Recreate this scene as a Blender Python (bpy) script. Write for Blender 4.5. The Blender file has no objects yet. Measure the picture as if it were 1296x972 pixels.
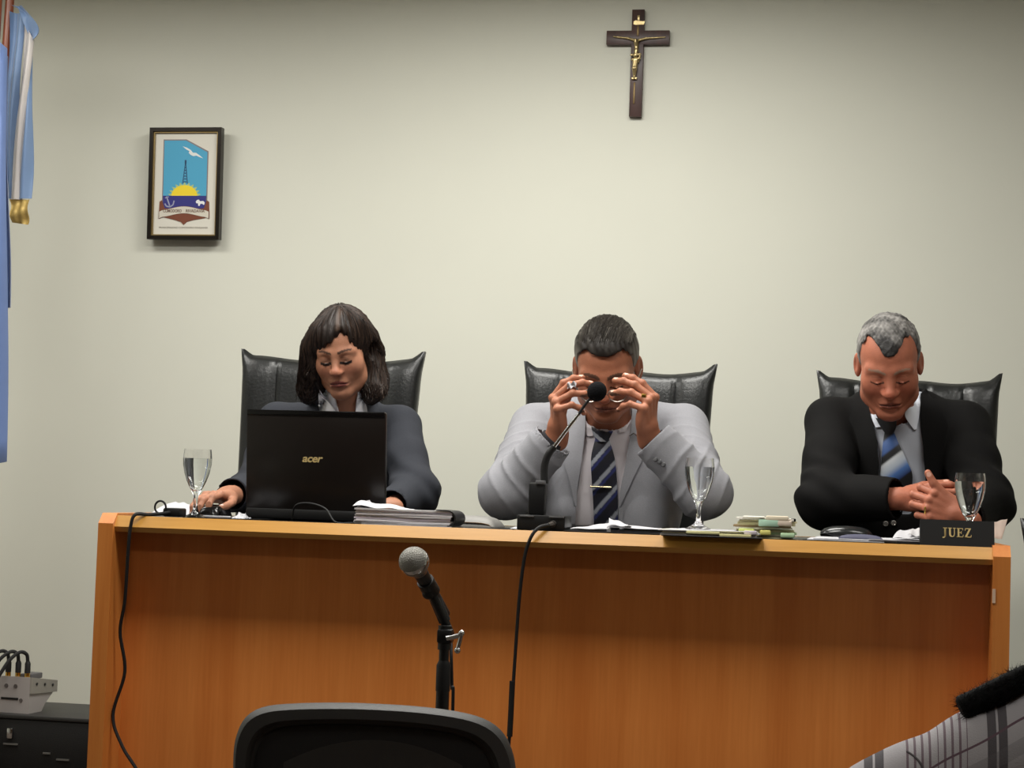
import bpy, bmesh, math, random
import numpy as np
from mathutils import Vector, Matrix, Euler
rng = np.random.default_rng(7); random.seed(7)
scene = bpy.context.scene
COL = scene.collection
R = math.radians

# ---------------------------------------------------------------- camera
FPX = 2400.0
CAM = np.array([0.0, -4.25, 1.22])
_y, _p, _a = R(10.0), R(3.48), R(1.95)
_f = np.array([-math.sin(_y)*math.cos(_p), math.cos(_y)*math.cos(_p), math.sin(_p)])
_r0 = np.array([math.cos(_y), math.sin(_y), 0.0])
_u0 = np.cross(_r0, _f)
_r = math.cos(_a)*_r0 + math.sin(_a)*_u0
_u = -math.sin(_a)*_r0 + math.cos(_a)*_u0
cam_d = bpy.data.cameras.new('camera'); cam_o = bpy.data.objects.new('camera', cam_d); COL.objects.link(cam_o)
cam_o.matrix_world = Matrix(((_r[0], _u[0], -_f[0], CAM[0]), (_r[1], _u[1], -_f[1], CAM[1]), (_r[2], _u[2], -_f[2], CAM[2]), (0, 0, 0, 1)))
cam_d.sensor_width = 36.0; cam_d.lens = 36.0*FPX/1296.0; cam_d.clip_start = 0.05
scene.camera = cam_o
def ray(px, py):
    return _f*FPX + _r*(px-648.0) - _u*(py-486.0)
def at(px, py, Y):            # world point of a survey pixel on the vertical plane at depth Y
    d = ray(px, py); return CAM + d*((Y-CAM[1])/d[1])
def atd(px, py, depth):       # the same at a distance along the view axis
    return CAM + ray(px, py)*(depth/FPX)
def atz(px, py, z):
    d = ray(px, py); return CAM + d*((z-CAM[2])/d[2])
def proj(P):
    v = np.asarray(P)-CAM; w = v@_f
    return 648+FPX*(v@_r)/w, 486-FPX*(v@_u)/w
def pxm(P):                   # pixels per metre at a point
    return FPX/((np.asarray(P)-CAM)@_f)

# ---------------------------------------------------------------- world, lights, exposure
W = bpy.data.worlds.new('world'); scene.world = W; W.use_nodes = True
W.node_tree.nodes['Background'].inputs[0].default_value = (0.9, 0.95, 1, 1)
W.node_tree.nodes['Background'].inputs[1].default_value = 0.05
scene.view_settings.view_transform = 'Standard'; scene.view_settings.look = 'None'
scene.view_settings.gamma = 1.0; scene.view_settings.use_curve_mapping = False
scene.view_settings.exposure = 0.0
CEIL = 2.95
LIGHTS = [(-2.7, 0.52, 23), (-0.75, 0.52, 37), (-3.0, -0.62, 13), (-1.05, -0.62, 38), (0.9, -0.62, 19), (-2.1, -3.3, 9), (0.4, -3.3, 9)]
for lx, ly, lw in LIGHTS:
    ld = bpy.data.lights.new('ceiling_lamp', 'AREA'); ld.shape = 'RECTANGLE'; ld.size = 1.15; ld.size_y = 0.4
    ld.energy = lw; ld.color = (1.0, 0.98, 0.925)
    lo = bpy.data.objects.new('ceiling_lamp', ld); COL.objects.link(lo); lo.location = (lx, ly, CEIL-0.035)

# ---------------------------------------------------------------- materials
MATS = {}
def srgb(r, g, b):
    f = lambda c: (c/255/12.92) if c/255 <= 0.04045 else ((c/255+0.055)/1.055)**2.4
    return (f(r), f(g), f(b), 1.0)
def mat(name, col=(128, 128, 128), rough=0.5, metal=0.0, spec=0.5, noise=0.0, nscale=30, bump=0.0, bscale=200, coat=0.0,
        attr=None, transmission=0.0, ior=1.45, emit=0.0, sheen=0.0, stretch=(1, 1, 1), sss=0.0):
    if name in MATS: return MATS[name]
    m = bpy.data.materials.new(name); m.use_nodes = True; nt = m.node_tree; b = nt.nodes['Principled BSDF']
    c = srgb(*col)
    b.inputs['Base Color'].default_value = c; b.inputs['Roughness'].default_value = rough
    b.inputs['Metallic'].default_value = metal; b.inputs['Specular IOR Level'].default_value = spec
    b.inputs['IOR'].default_value = ior; b.inputs['Transmission Weight'].default_value = transmission
    b.inputs['Coat Weight'].default_value = coat
    if sheen: b.inputs['Sheen Weight'].default_value = sheen; b.inputs['Sheen Roughness'].default_value = 0.5
    if sss:
        b.inputs['Subsurface Weight'].default_value = sss; b.inputs['Subsurface Radius'].default_value = (0.9, 0.35, 0.2)
        b.inputs['Subsurface Scale'].default_value = 0.006
    if emit:
        b.inputs['Emission Color'].default_value = c; b.inputs['Emission Strength'].default_value = emit
    src = None
    tc = nt.nodes.new('ShaderNodeTexCoord'); mp = nt.nodes.new('ShaderNodeMapping'); mp.inputs['Scale'].default_value = stretch
    nt.links.new(tc.outputs['Object'], mp.inputs['Vector'])
    if attr:
        a = nt.nodes.new('ShaderNodeAttribute'); a.attribute_name = attr; src = a.outputs['Color']
    if noise > 0:
        n = nt.nodes.new('ShaderNodeTexNoise'); n.inputs['Scale'].default_value = nscale; n.inputs['Detail'].default_value = 4
        nt.links.new(mp.outputs[0], n.inputs['Vector'])
        rp = nt.nodes.new('ShaderNodeMapRange'); rp.inputs['From Min'].default_value = 0.25; rp.inputs['From Max'].default_value = 0.75
        rp.inputs['To Min'].default_value = 1-noise; rp.inputs['To Max'].default_value = 1+noise
        nt.links.new(n.outputs['Fac'], rp.inputs['Value'])
        mx = nt.nodes.new('ShaderNodeVectorMath'); mx.operation = 'SCALE'
        if src is None:
            rgb = nt.nodes.new('ShaderNodeRGB'); rgb.outputs[0].default_value = c; src = rgb.outputs[0]
        nt.links.new(src, mx.inputs[0]); nt.links.new(rp.outputs[0], mx.inputs['Scale']); src = mx.outputs[0]
    if src is not None: nt.links.new(src, b.inputs['Base Color'])
    if bump > 0:
        n = nt.nodes.new('ShaderNodeTexNoise'); n.inputs['Scale'].default_value = bscale; n.inputs['Detail'].default_value = 3
        nt.links.new(mp.outputs[0], n.inputs['Vector'])
        bp = nt.nodes.new('ShaderNodeBump'); bp.inputs['Strength'].default_value = bump; bp.inputs['Distance'].default_value = 0.002
        nt.links.new(n.outputs['Fac'], bp.inputs['Height']); nt.links.new(bp.outputs[0], b.inputs['Normal'])
    MATS[name] = m; return m

def wood_mat(name, c1, c2, rough=0.35, grain=(14, 14, 1.2), coat=0.15):
    m = bpy.data.materials.new(name); m.use_nodes = True; nt = m.node_tree; b = nt.nodes['Principled BSDF']
    b.inputs['Roughness'].default_value = rough; b.inputs['Coat Weight'].default_value = coat; b.inputs['Coat Roughness'].default_value = 0.25
    tc = nt.nodes.new('ShaderNodeTexCoord'); mp = nt.nodes.new('ShaderNodeMapping'); mp.inputs['Scale'].default_value = grain
    nt.links.new(tc.outputs['Object'], mp.inputs['Vector'])
    n = nt.nodes.new('ShaderNodeTexNoise'); n.inputs['Scale'].default_value = 1.0; n.inputs['Detail'].default_value = 5; n.inputs['Distortion'].default_value = 0.4
    nt.links.new(mp.outputs[0], n.inputs['Vector'])
    mp2 = nt.nodes.new('ShaderNodeMapping'); mp2.inputs['Scale'].default_value = tuple(g*9 for g in grain)
    nt.links.new(tc.outputs['Object'], mp2.inputs['Vector'])
    n2 = nt.nodes.new('ShaderNodeTexNoise'); n2.inputs['Scale'].default_value = 1.0; n2.inputs['Detail'].default_value = 3
    nt.links.new(mp2.outputs[0], n2.inputs['Vector'])
    ad = nt.nodes.new('ShaderNodeMath'); ad.operation = 'MULTIPLY_ADD'; ad.inputs[1].default_value = 0.45
    nt.links.new(n2.outputs['Fac'], ad.inputs[0]); nt.links.new(n.outputs['Fac'], ad.inputs[2])
    rp = nt.nodes.new('ShaderNodeValToRGB'); rp.color_ramp.elements[0].position = 0.5; rp.color_ramp.elements[1].position = 0.95
    rp.color_ramp.elements[0].color = srgb(*c1); rp.color_ramp.elements[1].color = srgb(*c2)
    nt.links.new(ad.outputs[0], rp.inputs[0]); nt.links.new(rp.outputs[0], b.inputs['Base Color'])
    MATS[name] = m; return m

M_wall = mat('wall_paint', (213, 213, 201), 0.9, spec=0.2, noise=0.012, nscale=3, bump=0.05, bscale=300)
M_ceiling = mat('ceiling_paint', (225, 223, 212), 0.9, spec=0.1)
M_floor = mat('floor_carpet', (84, 74, 66), 0.95, noise=0.1, nscale=120)
M_wood = wood_mat('desk_veneer', (212, 122, 54), (230, 142, 70), grain=(16, 16, 0.7))
M_edge = wood_mat('desk_edging', (188, 134, 56), (204, 150, 70), rough=0.3, grain=(1.0, 18, 18), coat=0.3)
M_side = wood_mat('desk_side_veneer', (196, 116, 50), (212, 134, 64), grain=(18, 18, 0.8))
M_black_top = mat('black_laminate', (18, 16, 15), 0.35)
M_leather = mat('black_leather', (26, 27, 27), 0.34, spec=0.5, bump=0.35, bscale=140, noise=0.15, nscale=25)
M_black_plastic = mat('black_plastic', (20, 20, 21), 0.42, bump=0.05, bscale=500)
M_black_gloss = mat('black_gloss_plastic', (12, 11, 12), 0.16)
M_rubber = mat('black_rubber', (17, 17, 18), 0.65)
M_chrome = mat('chrome', (205, 205, 205), 0.15, metal=1)
M_gold = mat('gold_metal', (214, 176, 92), 0.25, metal=1)
M_goldpaint = mat('gold_print', (204, 180, 122), 0.5, metal=0.1)
M_brass = mat('aged_brass', (186, 166, 122), 0.34, metal=0.9, noise=0.3, nscale=90)
M_darkwood = wood_mat('dark_cross_wood', (48, 24, 20), (70, 38, 30), rough=0.45, grain=(40, 40, 4))
M_paper = mat('paper_white', (188, 187, 191), 0.85, noise=0.02, nscale=40)
M_paper_grey = mat('paper_grey', (186, 184, 186), 0.85, noise=0.12, nscale=300, stretch=(0.2, 0.2, 6))
M_glass = mat('clear_glass', (255, 255, 255), 0.0, transmission=1.0, ior=1.48)
M_water = mat('water', (250, 254, 255), 0.0, transmission=1.0, ior=1.33)

# ---------------------------------------------------------------- mesh helpers
class MB:
    def __init__(s): s.v = []; s.f = []
    def add(s, v, f):
        o = len(s.v); s.v += [tuple(float(c) for c in p) for p in v]; s.f += [tuple(i+o for i in q) for q in f]; return s
    def box(s, x0, x1, y0, y1, z0, z1, M=None, bev=0.0):
        bm = bmesh.new(); bmesh.ops.create_cube(bm, size=1)
        for q in bm.verts: q.co = Vector(((x0+x1)/2+q.co.x*(x1-x0), (y0+y1)/2+q.co.y*(y1-y0), (z0+z1)/2+q.co.z*(z1-z0)))
        if bev > 0: bmesh.ops.bevel(bm, geom=bm.edges[:], offset=bev, segments=2, affect='EDGES', profile=0.5)
        if M is not None: bm.transform(M)
        bm.verts.index_update()
        s.add([q.co for q in bm.verts], [[q.index for q in f.verts] for f in bm.faces]); bm.free(); return s
    def tube(s, path, r, n=10, cap=True, flat=None):
        P = [np.asarray(p, float) for p in path]; m = len(P)
        rs = r if hasattr(r, '__len__') else [r]*m
        v = []; f = []; prev = None
        for i in range(m):
            t = P[min(i+1, m-1)]-P[max(i-1, 0)]; t /= (np.linalg.norm(t)+1e-12)
            if prev is None:
                a = np.array([0, 0, 1.0]) if abs(t[2]) < 0.9 else np.array([1.0, 0, 0])
            else: a = prev
            a = a-t*(a@t); a /= (np.linalg.norm(a)+1e-12); prev = a; b = np.cross(t, a)
            for k in range(n):
                an = 2*math.pi*k/n; v.append(P[i]+rs[i]*(math.cos(an)*a+math.sin(an)*b*(flat or 1)))
        for i in range(m-1):
            for k in range(n):
                f.append((i*n+k, i*n+(k+1) % n, (i+1)*n+(k+1) % n, (i+1)*n+k))
        if cap: f.append(tuple(range(n-1, -1, -1))); f.append(tuple((m-1)*n+k for k in range(n)))
        return s.add(v, f)
    def lathe(s, prof, n=32, c=(0, 0, 0), M=None, close=False):
        v = []; f = []; m = len(prof)
        for r, z in prof:
            for k in range(n):
                a = 2*math.pi*k/n; v.append(Vector((c[0]+r*math.cos(a), c[1]+r*math.sin(a), c[2]+z)))
        rng_ = range(m) if close else range(m-1)
        for i in rng_:
            j = (i+1) % m
            for k in range(n): f.append((i*n+k, i*n+(k+1) % n, j*n+(k+1) % n, j*n+k))
        if not close:
            if prof[0][0] > 1e-6: f.append(tuple(range(n-1, -1, -1)))
            if prof[-1][0] > 1e-6: f.append(tuple((m-1)*n+k for k in range(n)))
        if M is not None: v = [M @ p for p in v]
        return s.add(v, f)
    def prism(s, poly, d0, d1, M=None, axis='y'):     # polygon in (x,z), extruded along y
        n = len(poly); v = []
        for d in (d0, d1):
            for a, b in poly: v.append(Vector((a, d, b)) if axis == 'y' else Vector((d, a, b)) if axis == 'x' else Vector((a, b, d)))
        f = [tuple(range(n)), tuple(range(2*n-1, n-1, -1))]+[(i, i+n, (i+1) % n+n, (i+1) % n) for i in range(n)]
        if M is not None: v = [M @ p for p in v]
        return s.add(v, f)
    def sphere(s, c, r, n=20, m=12):
        r = np.ones(3)*r
        pr = [(math.sin(math.pi*i/m), -math.cos(math.pi*i/m)) for i in range(m+1)]
        pr[0] = (0.0, -1); pr[-1] = (0.0, 1)
        v = []; f = []
        for a, z in pr:
            for k in range(n): v.append((c[0]+r[0]*a*math.cos(2*math.pi*k/n), c[1]+r[1]*a*math.sin(2*math.pi*k/n), c[2]+r[2]*z))
        for i in range(m):
            for k in range(n): f.append((i*n+k, i*n+(k+1) % n, (i+1)*n+(k+1) % n, (i+1)*n+k))
        return s.add(v, f)
    def grid(s, fn, nu, nv, thick=None):              # fn(u,v)->point; thick: offset vector for a closed sheet
        v = []; f = []
        for j in range(nv+1):
            for i in range(nu+1): v.append(np.asarray(fn(i/nu, j/nv), float))
        w = nu+1
        for j in range(nv):
            for i in range(nu): f.append((j*w+i, j*w+i+1, (j+1)*w+i+1, (j+1)*w+i))
        if thick is not None:
            th = np.asarray(thick, float); o = len(v); v += [p+th for p in v]
            f += [tuple(reversed([q+o for q in g])) for g in f]
            bd = [(i, i+1) for i in range(nu)]+[(nv*w+i+1, nv*w+i) for i in range(nu)]
            bd += [((j+1)*w, j*w) for j in range(nv)]+[(j*w+nu, (j+1)*w+nu) for j in range(nv)]
            f += [(b, a, a+o, b+o) for a, b in bd]
        return s.add(v, f)
def mesh_obj(name, me, material, parent=None, world=False):
    o = bpy.data.objects.new(name, me); COL.objects.link(o)
    if material is not None and not me.materials: me.materials.append(material)
    if parent is not None:
        o.parent = parent
        if world:
            q = parent; M = Matrix.Identity(4)
            while q is not None: M = (q.matrix_basis) @ M if q.parent is None else (q.matrix_parent_inverse @ q.matrix_basis) @ M; q = q.parent
            o.matrix_parent_inverse = M.inverted()
    return o
def build(name, mb, material, parent=None, world=False, smooth=True, angle=40, fix=True):
    me = bpy.data.meshes.new(name); me.from_pydata(mb.v, [], mb.f)
    if fix:
        bm = bmesh.new(); bm.from_mesh(me); bmesh.ops.remove_doubles(bm, verts=bm.verts[:], dist=1e-6)
        bmesh.ops.recalc_face_normals(bm, faces=bm.faces[:]); bm.to_mesh(me); bm.free()
    if smooth:
        me.polygons.foreach_set('use_smooth', [True]*len(me.polygons))
        try: me.set_sharp_from_angle(angle=R(angle))
        except Exception: pass
    me.update()
    return mesh_obj(name, me, material, parent, world)
def tag(o, label=None, cat=None, group=None, kind=None):
    if label: o['label'] = label
    if cat: o['category'] = cat
    if group: o['group'] = group
    if kind: o['kind'] = kind
    return o
def thing(name, label, cat, loc=(0, 0, 0), rz=0.0, group=None):
    o = bpy.data.objects.new(name, None); COL.objects.link(o); o.empty_display_size = 0.05
    o.location = [float(c) for c in loc]; o.rotation_euler = (0, 0, rz); return tag(o, label, cat, group)
def copy_tree(o, parent=None):
    c = o.copy(); COL.objects.link(c)
    if parent is not None: c.parent = parent
    for ch in list(o.children): copy_tree(ch, c)
    return c
def smoothpath(pts, n=8):
    P = [np.asarray(p, float) for p in pts]; out = []
    Q = [2*P[0]-P[1]]+P+[2*P[-1]-P[-2]]
    for i in range(1, len(Q)-2):
        for k in range(n):
            t = k/n; a, b, c, d = Q[i-1], Q[i], Q[i+1], Q[i+2]
            out.append(0.5*((2*b)+(c-a)*t+(2*a-5*b+4*c-d)*t*t+(3*b-a-3*c+d)*t**3))
    out.append(P[-1]); return out
def text_mb(txt, size, bold=0.0, shear=0.0, depth=0.0005, spacing=1.0, xs=1.0):
    cu = bpy.data.curves.new('t', 'FONT'); cu.body = txt; cu.size = size; cu.offset = bold; cu.shear = shear; cu.extrude = depth
    cu.align_x = 'CENTER'; cu.align_y = 'CENTER'; cu.space_character = spacing; cu.resolution_u = 3
    o = bpy.data.objects.new('t', cu); COL.objects.link(o)
    dg = bpy.context.evaluated_depsgraph_get(); me = bpy.data.meshes.new_from_object(o.evaluated_get(dg))
    mb = MB(); mb.add([(v.co.x*xs, v.co.y, v.co.z) for v in me.vertices], [tuple(p.vertices) for p in me.polygons])
    bpy.data.objects.remove(o); bpy.data.curves.remove(cu); bpy.data.meshes.remove(me); return mb
def xf(mb, M):
    mb.v = [tuple(M @ Vector(p)) for p in mb.v]; return mb
def T(*a): return Matrix.Translation(a)
def RX(d): return Matrix.Rotation(R(d), 4, 'X')
def RY(d): return Matrix.Rotation(R(d), 4, 'Y')
def RZ(d): return Matrix.Rotation(R(d), 4, 'Z')
# ---------------------------------------------------------------- the room
WALL_Y = 1.75; DAIS = 0.375
XL, XR, YF = -4.2, 3.4, -6.2
def struct(name, mb, m, label=None):
    o = build(name, mb, m, smooth=False); o['kind'] = 'structure'
    if label: o['label'] = label
    return o
struct('floor', MB().box(XL, XR, YF, WALL_Y, -0.1, 0.0), M_floor)
struct('wall_back', MB().box(XL-0.1, XR+0.1, WALL_Y, WALL_Y+0.12, -0.1, CEIL+0.1), M_wall)
struct('wall_left', MB().box(XL-0.12, XL, YF, WALL_Y, -0.1, CEIL+0.1), M_wall)
struct('wall_right', MB().box(XR, XR+0.12, YF, WALL_Y, -0.1, CEIL+0.1), M_wall)
struct('wall_front', MB().box(XL-0.1, XR+0.1, YF-0.12, YF, -0.1, CEIL+0.1), mat('front_wall_wood', (120, 96, 72), 0.7))
struct('ceiling', MB().box(XL-0.1, XR+0.1, YF-0.1, WALL_Y+0.1, CEIL, CEIL+0.1), M_ceiling)
struct('floor_dais', MB().box(-3.9, 0.56, -0.06, WALL_Y-0.001, 0.0, DAIS, bev=0.004), M_floor)
M_diff = mat('lamp_diffuser', (255, 250, 235), 0.6)
M_lampframe = mat('lamp_frame_white', (235, 235, 232), 0.5)
for i, (lx, ly, lw) in enumerate(LIGHTS):
    w = ['above the left judge seat', 'above the middle judge seat', 'in front of the flags', 'above the middle of the bench', 'above the right end of the bench', 'over the left of the public area', 'over the right of the public area'][i]
    t = thing('ceiling_light', 'white rectangular ceiling light panel '+w, 'light', (lx, ly, CEIL), group='ceiling light panels')
    fr = MB()
    for a, b, c, d in ((-0.62, 0.62, 0.26, 0.3), (-0.62, 0.62, -0.3, -0.26), (-0.62, -0.585, -0.26, 0.26), (0.585, 0.62, -0.26, 0.26)): fr.box(a, b, c, d, -0.03, 0)
    build('frame', fr, M_lampframe, t, smooth=False)
    build('diffuser', MB().box(-0.585, 0.585, -0.26, 0.26, -0.02, -0.005), M_diff, t, smooth=False)

# ---------------------------------------------------------------- the judges' bench
DZ = 1.15                                   # height of the bench top
pL = at(127, 660, 0.0)[0]; pR = at(1279, 700, 0.0)[0]; PT = 0.037
bench = thing('judges_bench', 'long orange wood judges bench with black top and recessed front panel', 'desk', ((pL+pR)/2, 0.3, DAIS))
sidep = lambda x0, x1: MB().prism([(-0.012, DAIS), (-0.012, DZ-0.018), (0.012, DZ+0.006), (0.68, DZ+0.006), (0.68, DAIS)], x0, x1, axis='x')
build('side_panel', sidep(pL, pL+PT), M_side, bench, True, smooth=False)
build('side_panel', sidep(pR-PT, pR), M_side, bench, True, smooth=False)
build('front_panel', MB().box(pL+PT, pR-PT, 0.09, 0.11, DAIS+0.02, DZ-0.036), M_wood, bench, True, smooth=False)
build('edge_strip', MB().prism([(0.02, DZ+0.001), (0.012, DZ+0.001), (-0.003, DZ-0.025), (0.004, DZ-0.037), (0.02, DZ-0.037)], pL+PT, pR-PT, axis='x'), M_edge, bench, True, smooth=False)
build('sticker', MB().box(pR-PT-.0008, pR-PT+.006, -.0135, -.011, at(1257, 763, 0)[2], at(1257, 745, 0)[2]), mat('sticker_pale', (216, 186, 160), .6), bench, True, smooth=False)
build('bench_top', MB().box(pL+PT, pR-PT, 0.02, 0.64, DZ-0.036, DZ), M_black_top, bench, True, smooth=False)
build('back_edge_strip', MB().box(pL+PT, pR-PT, 0.64, 0.66, DZ-0.036, DZ+0.001), M_edge, bench, True, smooth=False)
# ---------------------------------------------------------------- leather chairs
def pillow(w0, w1, h, th, nu=56, nv=44, ear=0.0, pleat=0.0, curve=0.05):
    """upright cushion: x width, z height from 0..h, front towards -y"""
    mb = MB()
    def pt(u, v, side):
        a = 2*u-1; s = w0+(w1-w0)*v
        e = (min(1, max(0, (abs(a)-0.885)/0.085))**1.3)*(max(0, (v-0.95)/0.05))
        x = a*s/2*(1-0.02*math.sin(math.pi*v))+math.copysign(ear*0.30*e, a); z = v*h+ear*0.75*e+0.004*math.sin(7*a+1)*v**8
        edge = max(0.0, (1-abs(a)**8)*(1-abs(2*v-1)**14))**0.5
        y = curve*(1-a*a)*0.6
        d = th/2*(0.25+0.75*edge)*(1-0.35*e)
        if side < 0 and pleat:
            pl = sum(math.exp(-((a-c)/0.022)**2) for c in (-0.62, 0.62, -0.2, 0.2))
            d -= pleat*pl*edge*(0.35+0.65*max(0, v-0.35)/0.65)
            d += 0.003*math.sin(9*a+3*math.sin(5*v))*math.sin(11*v+2*a)*edge
        return (x, y+side*d, z)
    v = []; f = []; w = nu+1
    for side in (-1, 1):
        for j in range(nv+1):
            for i in range(nu+1): v.append(pt(i/nu, j/nv, side))
    o = w*(nv+1)
    for j in range(nv):
        for i in range(nu):
            q = (j*w+i, j*w+i+1, (j+1)*w+i+1, (j+1)*w+i); f.append(q); f.append(tuple(o+k for k in reversed(q)))
    for i in range(nu): f.append((i+1, i, o+i, o+i+1)); k = nv*w; f.append((k+i, k+i+1, o+k+i+1, o+k+i))
    for j in range(nv): f.append((j*w, (j+1)*w, o+(j+1)*w, o+j*w)); k = nu; f.append(((j+1)*w+k, j*w+k, o+j*w+k, o+(j+1)*w+k))
    return mb.add(v, f)
def star_base(t, m, wheel):
    hub = MB().lathe([(0.0, 0.09), (0.045, 0.09), (0.045, 0.13), (0.03, 0.14), (0.03, 0.30), (0.022, 0.30), (0.022, 0.40), (0, 0.40)], 20)
    build('gas_column', hub, m, t)
    for k in range(5):
        a = 2*math.pi*k/5+0.3; c, s_ = math.cos(a), math.sin(a)
        lg = build('leg', MB().tube([(0.03*c, 0.03*s_, 0.11), (0.18*c, 0.18*s_, 0.10), (0.29*c, 0.29*s_, 0.075)], [0.026, 0.022, 0.017], 8), m, t)
        cs = MB().tube([(0.29*c-0.02*s_, 0.29*s_+0.02*c, 0.028), (0.29*c+0.02*s_, 0.29*s_-0.02*c, 0.028)], 0.028, 14).tube([(0.29*c, 0.29*s_, 0.04), (0.29*c, 0.29*s_, 0.08)], 0.008, 8)
        build('caster', cs, wheel, lg, smooth=True)
def leather_chair(loc, rz, label, group='black leather judges chairs', lean=7, w=0.53, top=1.235, arms=True):
    t = thing('leather_chair', label, 'chair', loc, R(rz), group)
    h = top-0.44
    mb = pillow(w*0.93, w, h, 0.095, ear=0.028, pleat=0.014)
    build('backrest', xf(mb, T(0, 0.0, 0.44) @ RX(-lean)), M_leather, t, angle=60)
    st = pillow(w*0.94, w*0.94, 0.5, 0.11)
    build('seat', xf(st, T(0, 0.03, 0.47) @ RX(90) @ RZ(0)), M_leather, t, angle=60)
    build('seat_frame', MB().box(-0.2, 0.2, -0.42, 0.02, 0.385, 0.42, bev=0.01), M_black_plastic, t)
    for s_ in ((-1, 1) if arms else ()):
        x = s_*(w/2-0.02)
        build('armrest', MB().tube(smoothpath([(x, -0.02, 0.46), (x, 0.0, 0.6), (x, -0.03, 0.66), (x, -0.2, 0.665), (x, -0.3, 0.64), (x, -0.31, 0.52), (x, -0.25, 0.43)], 5), 0.02, 10, flat=1.4), M_black_plastic, t)
    star_base(t, M_black_plastic, M_rubber)
    return t
# ---------------------------------------------------------------- judges' chairs (backs behind the people)
def chair_for(pxl, pyl, pxr, pyr, Y, label, rz=0):
    a, b = at(pxl, pyl, Y), at(pxr, pyr, Y); c = (a+b)/2
    top = c[2]-DAIS; w = (b[0]-a[0])-0.03
    lean = 7; yb = Y-(top-0.44)*math.sin(R(lean))
    return leather_chair((c[0], yb, DAIS), rz, label, top=top+0.002, w=w, lean=lean)
chair_for(303, 448, 541, 456, 1.02, 'tall black leather chair behind the woman at the laptop')
chair_for(660, 470, 911, 466, 1.0, 'tall black leather chair behind the man in the light grey suit')
chair_for(1030, 478, 1272, 482, 1.0, 'tall black leather chair behind the man in the black suit')
t = leather_chair((at(1289, 750, .15)[0]+.276, 0.12, 0.0), -3, 'black leather chair past the right end of the bench, only its edge showing', top=1.20, arms=False)

# ---------------------------------------------------------------- wall: framed crest
M_frame = mat('frame_dark_metal', (38, 33, 28), 0.28, metal=0.6)
M_gilt = mat('frame_gilt_lip', (150, 128, 84), 0.35, metal=0.7)
M_board = mat('print_paper', (214, 210, 198), 0.6)
fc = at(233.5, 232, WALL_Y-0.05); k = 1/pxm(fc); fw, fh = 94*k*1.012, 142*k
pic = thing('framed_crest', 'framed city crest with yellow sun over dark blue sea on the wall', 'picture', (fc[0], WALL_Y-0.05, fc[2]-fh/2))
PM = T(fc[0], WALL_Y-0.037, fc[2]) @ RY(-0.25) @ RX(2.2)
def bar_frame(w, h, t, d0, d1):
    mb = MB()
    mb.prism([(-w, h), (w, h), (w-t, h-t), (-w+t, h-t)], d0, d1).prism([(-w, -h), (w, -h), (w-t, -h+t), (-w+t, -h+t)], d0, d1)
    mb.prism([(-w, h), (-w+t, h-t), (-w+t, -h+t), (-w, -h)], d0, d1).prism([(w, h), (w-t, h-t), (w-t, -h+t), (w, -h)], d0, d1); return mb
build('frame', xf(bar_frame(fw/2, fh/2, 0.0125, -0.018, 0.012), PM), M_frame, pic, True, smooth=False)
build('frame_lip', xf(bar_frame(fw/2-0.0125, fh/2-0.0125, 0.0045, -0.012, 0.0), PM), M_gilt, pic, True, smooth=False)
sheet = build('sheet', xf(MB().box(-fw/2+0.008, fw/2-0.008, -0.004, 0.006, -fh/2+0.008, fh/2-0.008), PM), M_board, pic, True, smooth=False)
# crest drawing in pixels of the photograph, y down, origin at picture centre, flat print layers
def pp(zx, zy): return ((zx/6.0727+180-233.5)*k, -((zy/6.075+150)-232.5)*k)
def layer(name, pts, col, n, rough=0.6):
    return build(name, xf(MB().prism([pp(*q) for q in pts], -0.0045-0.0004*n, -0.003), PM), mat('print_'+'_'.join(map(str, col)), col, rough), sheet, True, smooth=False)
layer('shield_border', [(140, 158), (325, 158), (504, 250), (504, 640), (490, 690), (320, 690), (150, 690), (140, 640)], (128, 120, 122), 1)
layer('shield_sky', [(148, 167), (322, 167), (496, 258), (496, 600), (148, 600)], (74, 160, 196), 2)
arc = [(320+105*math.cos(R(a)), 598-86*math.sin(R(a))) for a in range(0, 181, 12)]
rays = []
for i in range(23):
    a = 180*i/22; r_ = 1.0 if i % 2 == 0 else 1.28
    rays.append((320+105*r_*math.cos(R(a)), 598-86*r_*math.sin(R(a))))
layer('sun_rays', rays, (168, 190, 130), 3)
layer('sun', arc, (236, 208, 44), 4)
layer('sea', [(148, 594), (496, 594), (494, 650), (480, 690), (320, 700), (165, 690), (150, 650)], (44, 44, 120), 5)
mb = MB()
def stroke(mb, pts, w, n):
    for (a, b), (c, d) in zip(pts[:-1], pts[1:]):
        L = math.hypot(c-a, d-b)+1e-9; nx, ny = -(d-b)/L*w/2, (c-a)/L*w/2
        mb.prism([pp(a+nx, b+ny), pp(c+nx, d+ny), pp(c-nx, d-ny), pp(a-nx, b-ny)], -0.0045-0.0004*n, -0.003)
stroke(mb, [(323, 325), (303, 500)], 5, 3.3); stroke(mb, [(323, 325), (343, 500)], 5, 3.3); stroke(mb, [(323, 318), (323, 345)], 14, 3.3)
for i in range(7):
    y0 = 345+i*22; w0 = 3+(y0-325)*0.115; stroke(mb, [(323-w0, y0), (323+w0, y0+18)], 4, 3.3); stroke(mb, [(323+w0, y0), (323-w0, y0+18)], 4, 3.3)
build('oil_derrick', xf(mb, PM), mat('print_derrick', (44, 78, 112), 0.6), sheet, True, smooth=False)
layer('gull', [(296, 212), (330, 222), (362, 240), (380, 262), (405, 262), (432, 280), (464, 306), (430, 294), (408, 284), (385, 288), (362, 278), (346, 262), (352, 250), (325, 236)], (222, 224, 222), 3.5)
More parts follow.
